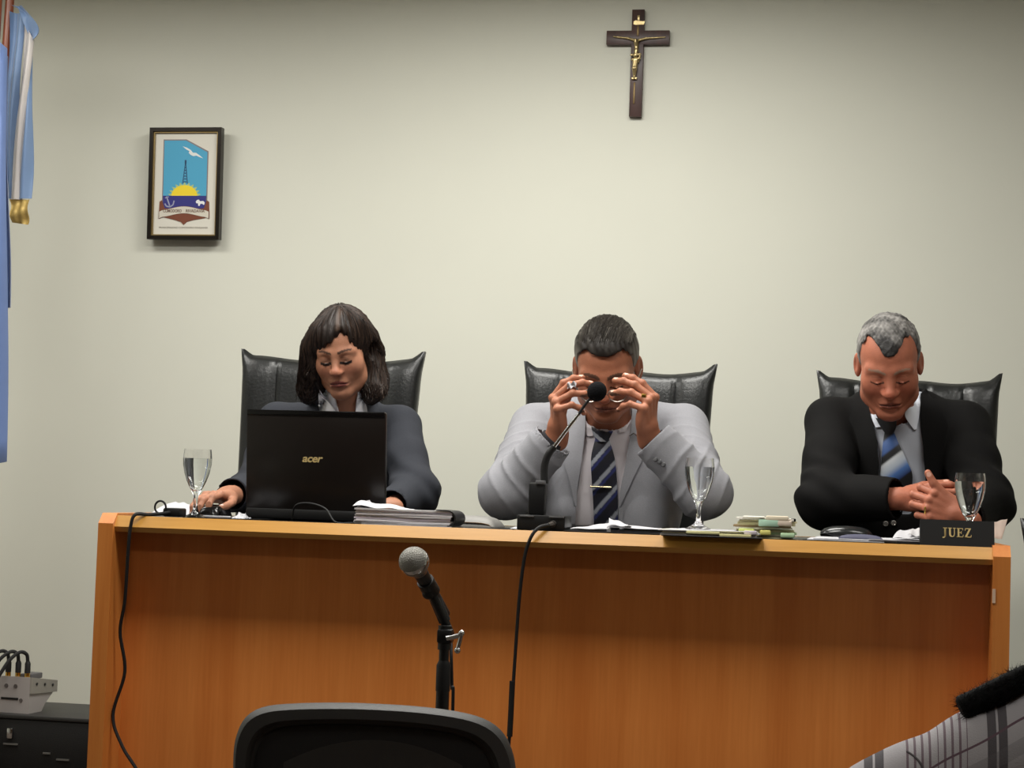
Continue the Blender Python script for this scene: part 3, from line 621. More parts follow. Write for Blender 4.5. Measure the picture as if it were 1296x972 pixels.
# papers and glasses case of the man in black
pa = thing('loose_papers', 'spread white papers before the man in the black suit', 'papers', tuple(topz(1090, 0.15, 0)))
for a_, b_, y0, y1, z_ in ((1022, 1120, 0.04, 0.26, 0.002), (1030, 1135, 0.05, 0.27, 0.0045), (1100, 1166, 0.045, 0.25, 0.007)):
    sheet_obj('sheet', '', '', [topz(a_, y0, z_), topz(b_, y0, z_), topz(b_+4, y1, z_+0.002), topz(a_+6, y1, z_+0.002)], M_paper, wob=0.0007, thick=0.0018, parent=pa)
sheet_obj('raised_sheet', '', '', [topz(1130, 0.05, 0.010), topz(1167, 0.05, 0.016), topz(1168, 0.2, 0.032), topz(1140, 0.2, 0.030)], M_paper, wob=0.004, parent=pa)
sheet_obj('raised_sheet', '', '', [topz(1150, 0.06, 0.020), topz(1167, 0.06, 0.018), topz(1170, 0.18, 0.036), topz(1156, 0.18, 0.034)], M_paper_grey, wob=0.004, parent=pa)
def penfn(u, v):
    a_, b_ = topz(1062, 0.06)[0], topz(1118, 0.06)[0]; e = math.sqrt(max(0, 1-(2*u-1)**2))
    return (a_+(b_-a_)*u, 0.05+0.03*v*1.0, DZ+0.010+0.009*e*math.sin(math.pi*v))
tag(build('pen_pouch', MB().grid(penfn, 14, 8, thick=(0, 0, -0.002)), mat('slate_fabric', (74, 74, 96), 0.7), angle=60), 'slim dark blue pouch on the papers of the man in black', 'pouch')
ca = at(1071, 675, 0.3)
def casefn(c, rx, ry, rz_):
    return MB().sphere(c, (rx, ry, rz_), 28, 14)
cc = thing('glasses_case', 'glossy black eyeglasses case beside the elbow of the man in black', 'case', (ca[0], 0.3, DZ))
build('lower_shell', xf(MB().lathe([(0, 0.0), (0.05, 0.0), (0.06, 0.008), (0.0615, 0.013), (0, 0.013)], 32), T(ca[0], 0.3, DZ+0.001) @ Matrix.Diagonal((1, 0.55, 1, 1))), M_black_gloss, cc, True)
build('upper_shell', xf(MB().lathe([(0.0615, 0.0145), (0.060, 0.018), (0.052, 0.026), (0.034, 0.032), (0, 0.0345)], 32), T(ca[0], 0.3, DZ+0.001) @ Matrix.Diagonal((1, 0.55, 1, 1))), mat('case_leather', (30, 31, 32), 0.22), cc, True)
# name plate
n0, n1 = at(1164, 690, 0.04), at(1259, 690, 0.03); nz = at(1210, 659, 0.05)[2]
npx = thing('name_plate', 'black name plate with gold lettering at the right end of the bench', 'sign', ((n0[0]+n1[0])/2, 0.05, DZ))
NH = nz-DZ; NA = 12
pm = T((n0[0]+n1[0])/2, 0.03, DZ+0.001) @ RZ(2)
build('plate', xf(MB().prism([(0.0, 0), (0.014, NH), (0.017, NH), (0.03, 0.0)], -(n1[0]-n0[0])/2, (n1[0]-n0[0])/2, axis='x'), pm), mat('plate_black', (14, 13, 13), 0.45), npx, True, smooth=False)
def serif(ch):
    P = []
    if ch == 'J': P = [[(0.32, 1), (0.32, 0.94), (0.44, 0.92), (0.44, 0.18), (0.40, 0.02), (0.30, -0.10), (0.12, -0.16), (0.06, -0.06), (0.12, 0.0), (0.20, -0.02), (0.26, 0.08), (0.26, 0.08)], [(0.26, 0.08), (0.26, 0.92), (0.44, 0.92), (0.44, 0.18), (0.40, 0.02), (0.30, -0.1)], [(0.14, 1), (0.14, 0.93), (0.56, 0.93), (0.56, 1)]]
    if ch == 'U': P = [[(0.1, 0.95), (0.1, 0.3), (0.16, 0.1), (0.32, 0.0), (0.48, 0.0), (0.64, 0.08), (0.70, 0.3), (0.70, 0.95), (0.62, 0.95), (0.62, 0.32), (0.56, 0.14), (0.46, 0.09), (0.38, 0.12), (0.30, 0.28), (0.28, 0.95)], [(0.0, 1), (0.0, 0.93), (0.38, 0.93), (0.38, 1)], [(0.52, 1), (0.52, 0.93), (0.80, 0.93), (0.80, 1)]]
    if ch == 'E': P = [[(0.1, 0), (0.1, 1), (0.28, 1), (0.28, 0)], [(0, 1), (0, 0.93), (0.66, 0.93), (0.66, 1)], [(0, 0), (0, 0.07), (0.68, 0.07), (0.68, 0)], [(0.28, 0.47), (0.28, 0.55), (0.5, 0.55), (0.5, 0.47)], [(0.58, 1), (0.66, 1), (0.66, 0.76), (0.61, 0.76)], [(0.6, 0), (0.68, 0), (0.72, 0.28), (0.66, 0.28)], [(0.46, 0.36), (0.46, 0.66), (0.52, 0.66), (0.52, 0.36)]]
    if ch == 'Z': P = [[(0.04, 0), (0.04, 0.07), (0.46, 0.93), (0.66, 0.93), (0.26, 0.07), (0.26, 0.0)], [(0.06, 1), (0.06, 0.92), (0.68, 0.92), (0.68, 1)], [(0.04, 0), (0.04, 0.08), (0.70, 0.08), (0.70, 0)], [(0.06, 1), (0.14, 1), (0.1, 0.74), (0.04, 0.74)], [(0.62, 0), (0.70, 0), (0.74, 0.28), (0.68, 0.28)]]
    return P
S = 0.0205; xo = -0.033
pl_ = npx.children[0]
for ch, adv in (('J', 0.66), ('U', 0.9), ('E', 0.82), ('Z', 0.8)):
    mb = MB()
    for P in serif(ch): mb.prism([(xo+x*S, 0.020+y*S) for x, y in P], -0.0012, 0.0)
    slope = math.degrees(math.atan2(0.014, NH))
    build('letter', xf(mb, pm @ RX(-slope)), M_goldpaint, pl_, True, smooth=False); xo += adv*S
sheet_obj('paper_slip', 'pale paper slip standing behind the right end of the name plate', 'paper', [at(1258, 682, 0.12), at(1268, 682, 0.13), at(1275, 657, 0.16), at(1258, 661, 0.15)], mat('paper_blush', (226, 204, 190), 0.8), wob=0.002)
# ---------------------------------------------------------------- microphone on a stand before the bench
MD = 3.45
ball = atd(524, 711, MD); kb_ = MD/FPX
mic = thing('handheld_microphone', 'silver ball vocal microphone clipped to the floor stand', 'microphone', tuple(ball))
ax = atd(548, 752, MD+0.06)-ball; ax /= np.linalg.norm(ax)
M_grille = mat('mic_grille', (150, 148, 142), 0.38, metal=0.7, bump=1.0, bscale=900)
Q = Vector((0, 0, -1)).rotation_difference(Vector(ax)).to_matrix().to_4x4(); BM = T(*ball) @ Q
gr = build('grille', xf(MB().sphere((0, 0, 0), (19*kb_, 19*kb_, 19*kb_), 36, 24), BM), M_grille, mic, True)
# woven wire knobs on the ball: many tiny bumps, one mesh
mb = MB()
N = 520
for i in range(N):
    z = 1-2*(i+0.5)/N; a = i*2.399963; r_ = math.sqrt(1-z*z); p = Vector((r_*math.cos(a), r_*math.sin(a), z))*19*kb_
    q = Vector((0, 0, 1)).rotation_difference(p.normalized()).to_matrix().to_4x4()
    h = 0.00105
    mb.add([(T(*p) @ q) @ Vector(c) for c in ((-h, -h, 0), (h, -h, 0), (h, h, 0), (-h, h, 0), (0, 0, 0.0008))], [(0, 1, 4), (1, 2, 4), (2, 3, 4), (3, 0, 4)])
o = build('wire_mesh', xf(mb, BM), M_grille, gr, True, smooth=False, fix=False); o['kind'] = 'stuff'
build('band', xf(MB().lathe([(19*kb_*1.01, 0.004), (19*kb_*1.03, 0.0), (19*kb_*1.01, -0.004)], 36), BM), M_chrome, mic, True)
build('neck', xf(MB().lathe([(0.0175, -0.019), (0.016, -0.026), (0.0145, -0.03)], 24), BM), mat('neck_metal', (130, 126, 120), 0.35, metal=0.8), mic, True)
build('body', xf(MB().lathe([(0.0145, -0.03), (0.0125, -0.06), (0.0115, -0.12), (0.0105, -0.155), (0, -0.155)], 24), BM), mat('mic_body', (34, 32, 32), 0.4), mic, True)
# stand
cl = ball+ax*0.072
top = atd(563, 800, MD+0.05)
base_p = np.array([top[0], top[1], 0.0])
st = thing('microphone_stand', 'black microphone floor stand with chrome clutch handle before the bench', 'stand', tuple(base_p))
build('clip', xf(MB().tube([(0, 0, -0.055), (0, 0, -0.088)], 0.0165, 16), BM), M_black_plastic, st, True)
build('clip_joint', MB().sphere(tuple(cl+np.array([0, 0, -0.012])), 0.012, 14, 8), M_black_plastic, st, True)
bend = atd(570, 803, MD+0.07)
build('boom_arm', MB().tube([cl+ax*0.01+np.array([0.004, 0, -0.008]), bend], 0.0085, 12), M_black_plastic, st, True)
build('boom_sleeve', MB().tube([cl+ax*0.03, (cl+ax*0.03)*0.35+bend*0.65], 0.0115, 12), M_rubber, st, True)
build('clutch', MB().tube([top+[0, 0, 0.012], top+[0, 0, -0.032]], 0.0125, 16).box(top[0]-0.012, top[0]+0.016, top[1]-0.016, top[1]+0.01, top[2]-0.02, top[2]+0.006, bev=0.004), M_black_plastic, st, True)
h0, h1, h2 = atd(566, 808, MD), atd(582, 804, MD-0.01), atd(579, 823, MD-0.01)
build('clutch_handle', MB().tube([h0, h1], 0.0048, 10).tube([h1+[0.004, 0, 0.006], h2], 0.0042, 10).sphere(tuple(h2), 0.0062, 12, 8).sphere(tuple(h1+[0.003, 0, 0.004]), 0.006, 12, 8), M_chrome, st, True)
zc = atd(562, 842, MD+0.05)[2]; zd = atd(562, 874, MD+0.05)[2]
build('upper_pole', MB().tube([top+[0, 0, -0.03], (base_p[0], base_p[1], 0.45)], 0.0095, 14), M_black_plastic, st, True)
build('height_collar', MB().tube([(base_p[0], base_p[1], zc+0.012), (base_p[0], base_p[1], zc), (base_p[0], base_p[1], zd)], [0.008, 0.0135, 0.0135], 16), M_rubber, st, True)
build('lower_pole', MB().tube([(base_p[0], base_p[1], zd), (base_p[0], base_p[1], 0.012)], 0.0125, 14), M_black_plastic, st, True)
build('base_plate', MB().lathe([(0, 0), (0.13, 0), (0.13, 0.012), (0.1, 0.02), (0.02, 0.028), (0.014, 0.06), (0, 0.06)], 32, c=tuple(base_p)), mat('cast_iron', (24, 24, 24), 0.6), st, True)
tail = ball+ax*0.155
cpath = [tail, tail+ax*0.03+[0, 0, -0.01], atd(571, 830, MD+0.08), atd(572, 870, MD+0.07), atd(573, 900, MD+0.06), np.array([base_p[0]+0.022, base_p[1], 0.4]), np.array([base_p[0]+0.03, base_p[1]-0.02, 0.1]), np.array([base_p[0]+0.2, base_p[1]+0.05, 0.008]), np.array([base_p[0]+0.6, base_p[1]+0.3, 0.008])]
tag(build('microphone_cable', MB().tube(smoothpath(cpath, 8), 0.0032, 8), M_rubber), 'black cable running down beside the microphone stand pole', 'cable')

# ---------------------------------------------------------------- witness chair, seen from behind
CD = 2.78
cc0 = atd(472, 905, CD); wch = thing('office_chair', 'black plastic backed office chair facing the bench, lower centre', 'chair', (cc0[0], cc0[1], 0.0), _y)
M_shell = mat('chair_shell', (52, 51, 50), 0.55, bump=0.15, bscale=400); M_meshback = mat('chair_back_panel', (24, 23, 23), 0.7, bump=0.4, bscale=700)
# outline of the back: pixel curve on the plane at that depth
ol_px = [(293, 1000), (293, 955), (297, 930), (308, 910), (328, 898), (360, 893), (420, 891), (480, 892.5), (540, 897), (590, 905), (620, 916), (638, 932), (648, 952), (653, 975), (654, 1000)]
ol_px = [tuple(q[:2]) for q in smoothpath([(x, y, 0) for x, y in ol_px], 3)]
P = [atd(x, y, CD) for x, y in ol_px]
xs = np.array([(p-cc0)@_r0 for p in P]); zs = np.array([p[2] for p in P]); zb = 0.46
pl = [(xs[0]*0.86, zb), (xs[0]*0.97, zb+0.12)]+[(a, b) for a, b in zip(xs, zs)]+[(xs[-1]*0.97, zb+0.12), (xs[-1]*0.86, zb)]
cen = np.array([np.mean([xs[0], xs[-1]]), (zs.max()+zb)/2])
def ring(sc, off): return [((x-cen[0])*sc+cen[0], (z-cen[1])*(1-(1-sc)*0.9)+cen[1]) for x, z in pl]
def curv(x): return -0.9*(x-cen[0])**2          # back wraps round the sitter
mb = MB(); n = len(pl); v = []; f = []
rings = [(1.0, 0.018), (0.993, 0.0), (0.97, -0.010), (0.90, -0.012), (0.875, -0.004), (0.87, 0.006), (0.85, 0.008), (0.4, 0.008), (0.02, 0.008)]
for sc, dy in rings:
    for x, z in ring(sc, 0): v.append((x, curv(x)*-1.0*0.35+dy, z))
for i in range(len(rings)-1):
    for kx in range(n): f.append((i*n+kx, i*n+(kx+1) % n, (i+1)*n+(kx+1) % n, (i+1)*n+kx))
f.append(tuple((len(rings)-1)*n+kx for kx in range(n)))
build('backrest_shell', MB().add(v, f), M_shell, wch, angle=35)
v = []; f = []; rings2 = [(1.0, 0.018), (0.99, 0.035), (0.95, 0.045), (0.4, 0.05), (0.02, 0.05)]
for sc, dy in rings2:
    for x, z in ring(sc, 0): v.append((x, curv(x)*-1.0*0.35+dy, z))
for i in range(len(rings2)-1):
    for kx in range(n): f.append((i*n+kx, i*n+(kx+1) % n, (i+1)*n+(kx+1) % n, (i+1)*n+kx))
f.append(tuple((len(rings2)-1)*n+kx for kx in range(n)))
build('backrest_cushion', MB().add(v, f), M_meshback, wch, angle=45)
v = [(x, curv(x)*-0.35+0.0045, z) for x, z in ring(0.845, 0)]; v2 = [(x, curv(x)*-0.35+0.0075, z) for x, z in ring(0.845, 0)]
f = [tuple(range(n))]+[tuple(range(2*n-1, n-1, -1))]+[(i, (i+1) % n, n+(i+1) % n, n+i) for i in range(n)]
build('back_panel', MB().add(v+v2, f), M_meshback, wch, angle=30)
build('back_bar', MB().tube(smoothpath([(cen[0], 0.01, zb+0.1), (cen[0], 0.0, 0.48), (cen[0], 0.05, 0.42), (cen[0], 0.2, 0.405)], 6), 0.022, 10, flat=1.6), M_black_plastic, wch)
stc = pillow(0.42, 0.41, 0.43, 0.08)
build('seat', xf(stc, T(cen[0], 0.02, 0.45) @ RX(-90)), M_meshback, wch, angle=60)
sb = MB().lathe([(0, 0.36), (0.06, 0.36), (0.1, 0.40), (0, 0.40)], 20, c=(cen[0], 0.22, 0)); build('seat_plate', sb, M_black_plastic, wch)
hub = MB().lathe([(0.0, 0.09), (0.04, 0.09), (0.04, 0.13), (0.026, 0.14), (0.026, 0.37), (0, 0.37)], 20, c=(cen[0], 0.22, 0)); build('gas_column', hub, M_black_plastic, wch)
for k_ in range(5):
    a = 2*math.pi*k_/5+0.3; c, s_ = math.cos(a), math.sin(a)
    q = lambda r_, z: (cen[0]+r_*c, 0.22+r_*s_, z)
    lg = build('leg', MB().tube([q(0.03, 0.11), q(0.18, 0.10), q(0.28, 0.075)], [0.024, 0.02, 0.016], 8), M_black_plastic, wch)
    build('caster', MB().tube([(cen[0]+0.28*c-0.02*s_, 0.22+0.28*s_+0.02*c, 0.028), (cen[0]+0.28*c+0.02*s_, 0.22+0.28*s_-0.02*c, 0.028)], 0.028, 14).tube([q(0.28, 0.04), q(0.28, 0.08)], 0.008, 8), M_rubber, lg)
# ---------------------------------------------------------------- sculpting in a distance field
def projv(P):
    v = P-CAM; w = v@_f
    return 648+FPX*(v@_r)/w, 486-FPX*(v@_u)/w, w
def nrm(v): v = np.asarray(v, float); return v/(np.linalg.norm(v)+1e-12)
def noise3(P, f, seed=0):
    r_ = np.random.default_rng(seed); out = 0
    for i in range(5):
        a = r_.normal(size=3); a = a/np.linalg.norm(a)*f*(0.7+0.6*r_.random()); b = r_.normal(size=3); b = b/np.linalg.norm(b)*f*0.6
        out = out+np.sin(P@a+r_.random()*6.28+1.3*np.sin(P@b+r_.random()*6.28))
    return out/3.0
class Field:
    def __init__(s, lo, hi, h):
        s.lo = np.asarray(lo, float); s.h = h; s.n = np.ceil((np.asarray(hi)-s.lo)/h).astype(int)+1
        s.a = np.full(tuple(s.n), 0.2, np.float32)
    def copy(s):
        q = Field.__new__(Field); q.lo, q.h, q.n = s.lo, s.h, s.n; q.a = s.a.copy(); return q
    def sub(s, lo, hi):
        i0 = np.clip(np.floor((np.asarray(lo)-s.lo)/s.h).astype(int), 0, s.n); i1 = np.clip(np.ceil((np.asarray(hi)-s.lo)/s.h).astype(int)+1, 0, s.n)
        if np.any(i1 <= i0): return None, None
        sl = tuple(slice(a, b) for a, b in zip(i0, i1))
        g = np.stack(np.meshgrid(*[s.lo[d]+s.h*np.arange(i0[d], i1[d]) for d in range(3)], indexing='ij'), -1)
        return sl, g
    def _mix(s, sl, d, k, op):
        a = s.a[sl]
        if op == 'u':
            if k > 0: hh = np.maximum(k-np.abs(a-d), 0)/k; s.a[sl] = np.minimum(a, d)-hh*hh*k*0.25
            else: s.a[sl] = np.minimum(a, d)
        else:
            d = -d
            if k > 0: hh = np.maximum(k-np.abs(a-d), 0)/k; s.a[sl] = np.maximum(a, d)+hh*hh*k*0.25
            else: s.a[sl] = np.maximum(a, d)
    def cone(s, a, b, ra, rb=None, k=0.0, op='u', sq=None):
        a = np.asarray(a, float); b = np.asarray(b, float); rb = ra if rb is None else rb
        m = max(ra, rb)+k+3*s.h
        sl, g = s.sub(np.minimum(a, b)-m, np.maximum(a, b)+m)
        if sl is None: return s
        ba = b-a; L = ba@ba+1e-12; pa = g-a; t = np.clip((pa@ba)/L, 0, 1)
        d = np.linalg.norm(pa-t[..., None]*ba, axis=-1)-(ra+(rb-ra)*t)
        s._mix(sl, d.astype(np.float32), k, op); return s
    def ell(s, c, r, Rm=None, k=0.0, op='u'):
        c = np.asarray(c, float); r = np.asarray(r, float)*np.ones(3); m = r.max()+k+3*s.h
        ext = r+k+3*s.h if Rm is None else np.sqrt(((Rm*r)**2).sum(1))+k+3*s.h
        sl, g = s.sub(c-ext, c+ext)
        if sl is None: return s
        p = g-c
        if Rm is not None: p = p@Rm
        k0 = np.linalg.norm(p/r, axis=-1); k1 = np.linalg.norm(p/(r*r), axis=-1)+1e-9
        s._mix(sl, (k0*(k0-1)/k1).astype(np.float32), k, op); return s
    def chain(s, pts, rs, k=0.0, op='u'):
        rs = rs if hasattr(rs, '__len__') else [rs]*len(pts)
        for i in range(len(pts)-1): s.cone(pts[i], pts[i+1], rs[i], rs[i+1], k, op)
        return s
    def fn(s, f, lo=None, hi=None, op='u', k=0.0):
        sl, g = s.sub(s.lo if lo is None else lo, s.lo+s.h*s.n if hi is None else hi)
        if sl is None: return s
        s._mix(sl, f(g).astype(np.float32), k, op); return s
    def disp(s, f, lo=None, hi=None):
        sl, g = s.sub(s.lo if lo is None else lo, s.lo+s.h*s.n if hi is None else hi)
        if sl is None: return s
        near = np.abs(s.a[sl]) < 0.03
        q = s.a[sl]; q[near] += f(g[near]).astype(np.float32); s.a[sl] = q; return s
    def sample(s, P):
        q = (P-s.lo)/s.h; i = np.floor(q).astype(int); ok = np.all((i >= 0) & (i < s.n-1), -1); i = np.clip(i, 0, s.n-2); f = q-i
        out = 0
        for dx in (0, 1):
            for dy in (0, 1):
                for dz in (0, 1):
                    w = (f[..., 0] if dx else 1-f[..., 0])*(f[..., 1] if dy else 1-f[..., 1])*(f[..., 2] if dz else 1-f[..., 2])
                    out = out+w*s.a[i[..., 0]+dx, i[..., 1]+dy, i[..., 2]+dz]
        return np.where(ok, out, 0.2)
    def mesh(s):
        a = s.a; a[0] = a[-1] = 0.2; a[:, 0] = a[:, -1] = 0.2; a[:, :, 0] = a[:, :, -1] = 0.2
        S = a < 0; n = s.n
        tot = np.zeros(tuple(n-1), np.uint8)
        for dx in (0, 1):
            for dy in (0, 1):
                for dz in (0, 1): tot += S[dx:n[0]-1+dx, dy:n[1]-1+dy, dz:n[2]-1+dz]
        act = np.flatnonzero((tot > 0) & (tot < 8)); m = n-1
        ijk = np.stack(np.unravel_index(act, tuple(m)), 1)
        off = np.array([[x, y, z] for x in (0, 1) for y in (0, 1) for z in (0, 1)])
        val = np.stack([a[tuple((ijk+o).T)] for o in off], 1)
        acc = np.zeros((len(act), 3)); cnt = np.zeros(len(act))
        for p in range(8):
            for q in range(p+1, 8):
                if np.abs(off[p]-off[q]).sum() == 1:
                    va, vb = val[:, p], val[:, q]; cr = (va < 0) != (vb < 0)
                    t = np.where(cr, va/(va-vb+1e-20), 0)[:, None]
                    acc += np.where(cr[:, None], off[p]+(off[q]-off[p])*t, 0); cnt += cr
        V = s.lo+s.h*(ijk+acc/cnt[:, None])
        F = []
        for ax in range(3):
            sa = [slice(None)]*3; sb = [slice(None)]*3; sa[ax] = slice(0, -1); sb[ax] = slice(1, None)
            e = S[tuple(sa)] != S[tuple(sb)]; E = np.stack(np.nonzero(e), 1)
            if len(E) == 0: continue
            inside = S[tuple(E.T)]; b, c = (ax+1) % 3, (ax+2) % 3
            ok = (E[:, b] > 0) & (E[:, c] > 0) & (E[:, b] < n[b]-1) & (E[:, c] < n[c]-1); E = E[ok]; inside = inside[ok]
            ids = []
            for ob, oc in ((-1, -1), (0, -1), (0, 0), (-1, 0)):
                q = E.copy(); q[:, b] += ob; q[:, c] += oc
                ids.append(np.searchsorted(act, np.ravel_multi_index(tuple(q.T), tuple(m))))
            ids = np.stack(ids, 1); ids[~inside] = ids[~inside][:, ::-1]; F.append(ids)
        return V, np.concatenate(F)
def grid_obj(name, V, F, material, parent=None, color=None, relax=1):
    for _ in range(relax):      # light smoothing of the field surface
        ia = np.concatenate([F, np.roll(F, 1, 1)], 1).ravel(); ib = np.concatenate([np.roll(F, 1, 1), F], 1).ravel(); n_ = len(V)
        acc = np.stack([np.bincount(ia, V[ib, d], n_) for d in range(3)], 1); cnt = np.bincount(ia, minlength=n_)
        V = V*0.5+acc/np.maximum(cnt, 1)[:, None]*0.5
    me = bpy.data.meshes.new(name); me.vertices.add(len(V)); me.vertices.foreach_set('co', V.astype(np.float32).ravel())
    me.loops.add(len(F)*4); me.loops.foreach_set('vertex_index', F.astype(np.int32).ravel())
    me.polygons.add(len(F)); me.polygons.foreach_set('loop_start', np.arange(0, len(F)*4, 4, dtype=np.int32))
    me.update(calc_edges=True); me.validate()
    me.polygons.foreach_set('use_smooth', np.ones(len(me.polygons), bool))
    if color is not None:
        C = np.ones((len(V), 4), np.float32); C[:, :3] = color(V)
        ca = me.color_attributes.new('col', 'FLOAT_COLOR', 'POINT'); ca.data.foreach_set('color', C.ravel())
    return mesh_obj(name, me, material, parent, True)
def poly_sd(px, py, poly):      # signed distance to a polygon, negative inside
    P = np.asarray(poly, float); d = np.full(px.shape, 1e18); s_ = np.ones(px.shape); j = len(P)-1
    for i in range(len(P)):
        ex, ey = P[j]-P[i]; wx, wy = px-P[i, 0], py-P[i, 1]
        t = np.clip((wx*ex+wy*ey)/(ex*ex+ey*ey+1e-12), 0, 1); bx, by = wx-ex*t, wy-ey*t
        d = np.minimum(d, bx*bx+by*by)
        c1 = py >= P[i, 1]; c2 = py < P[j, 1]; c3 = ex*wy > ey*wx
        s_ = np.where((c1 & c2 & c3) | (~c1 & ~c2 & ~c3), -s_, s_); j = i
    return s_*np.sqrt(d)
def pix_clip(F, poly, ymax=None, inside=False, k=0.004):
    """cut (inside=False: remove what lies inside) cloth along an outline of the survey photo"""
    P = np.asarray(poly, float); m = (F.a < 0.03).ravel(); idx = np.flatnonzero(m)
    ijk = np.stack(np.unravel_index(idx, F.a.shape), 1); g = F.lo+F.h*ijk
    x, y, w = projv(g)
    if not inside:
        q = (x > P[:, 0].min()-12) & (x < P[:, 0].max()+12) & (y > P[:, 1].min()-12) & (y < P[:, 1].max()+12)
        if ymax is not None: q &= g[:, 1] < ymax+.03
        idx, g, x, y, w = idx[q], g[q], x[q], y[q], w[q]
    d = poly_sd(x, y, P)*w/FPX
    if ymax is not None and not inside: d = np.maximum(d, g[:, 1]-ymax)
    if not inside: d = -d
    fa = F.a.ravel(); a = fa[idx]; hh = np.maximum(k-np.abs(a-d), 0)/k
    fa[idx] = np.maximum(a, d)+hh*hh*k*0.25; F.a = fa.reshape(F.a.shape)
def hits(field, PX):
    """walk lines of sight to the first surface of a field; PX (n,2) pixels -> (n,3), nan where none"""
    PX = np.asarray(PX, float); D = (_f*FPX+np.outer(PX[:, 0]-648, _r)-np.outer(PX[:, 1]-486, _u))/FPX
    y0, y1 = field.lo[1], field.lo[1]+field.h*(field.n[1]-1); t0 = (y0-CAM[1])/D[:, 1].mean(); t1 = (y1-CAM[1])/D[:, 1].mean()
    ts = np.arange(t0, t1, .005); out = np.full((len(PX), 3), np.nan)
    for c in range(0, len(PX), 400):
        d = D[c:c+400]; v = field.sample(CAM+ts[None, :, None]*d[:, None, :]); ins = v < 0; ok = ins.any(1); i = np.maximum(np.argmax(ins, 1), 1)
        r_ = np.arange(len(d)); va, vb = v[r_, i-1], v[r_, i]; t = ts[i-1]+.005*va/(va-vb+1e-12)
        p = CAM+t[:, None]*d; p[~ok] = np.nan; out[c:c+400] = p
    return out
def hit(field, px, py):
    p = hits(field, [(px, py)])[0]; return None if np.isnan(p[0]) else p
def drape(field, L, Rr, nu=8, nv=24, off=0.003, thick=0.004, bulge=0.0):
    """cloth patch laid on a field between two borders given in survey pixels"""
    L = np.array(smoothpath([(x, y, 0) for x, y in L], 6)); Rr = np.array(smoothpath([(x, y, 0) for x, y in Rr], 6))
    def samp(Q, v):
        t = v*(len(Q)-1); i = min(int(t), len(Q)-2); return Q[i]+(Q[i+1]-Q[i])*(t-i)
    G = np.array([[samp(L, j/nv)+(samp(Rr, j/nv)-samp(L, j/nv))*(i/nu) for i in range(nu+1)] for j in range(nv+1)])[..., :2]
    hp = hits(field, G.reshape(-1, 2)); dd = ((hp-CAM)@_f).reshape(nv+1, nu+1); med = np.nanmedian(dd)
    for row in dd: row[np.isnan(row)] = np.nanmedian(row) if np.any(~np.isnan(row)) else med
    for _ in range(2):
        q = dd.copy(); q[1:-1] = (dd[:-2]+dd[1:-1]*2+dd[2:])/4; dd = np.minimum(q, dd+0.002)
    RY_ = (_f*FPX+(G[..., :1]-648)*_r-(G[..., 1:]-486)*_u)/FPX; bl = bulge*np.sin(np.pi*np.arange(nu+1)/nu)
    V = np.concatenate([(CAM+RY_*(dd-off-thick-bl)[..., None]).reshape(-1, 3), (CAM+RY_*(dd-off)[..., None]).reshape(-1, 3)])
    w = nu+1; o = w*(nv+1); f = []
    for j in range(nv):
        for i in range(nu):
            q = (j*w+i, j*w+i+1, (j+1)*w+i+1, (j+1)*w+i); f.append(q); f.append(tuple(o+t for t in reversed(q)))
    for i in range(nu): f.append((i+1, i, o+i, o+i+1)); t = nv*w; f.append((t+i, t+i+1, o+t+i+1, o+t+i))
    for j in range(nv): f.append((j*w, (j+1)*w, o+(j+1)*w, o+j*w)); f.append(((j+1)*w+nu, j*w+nu, o+j*w+nu, o+(j+1)*w+nu))
    return MB().add(V, f)

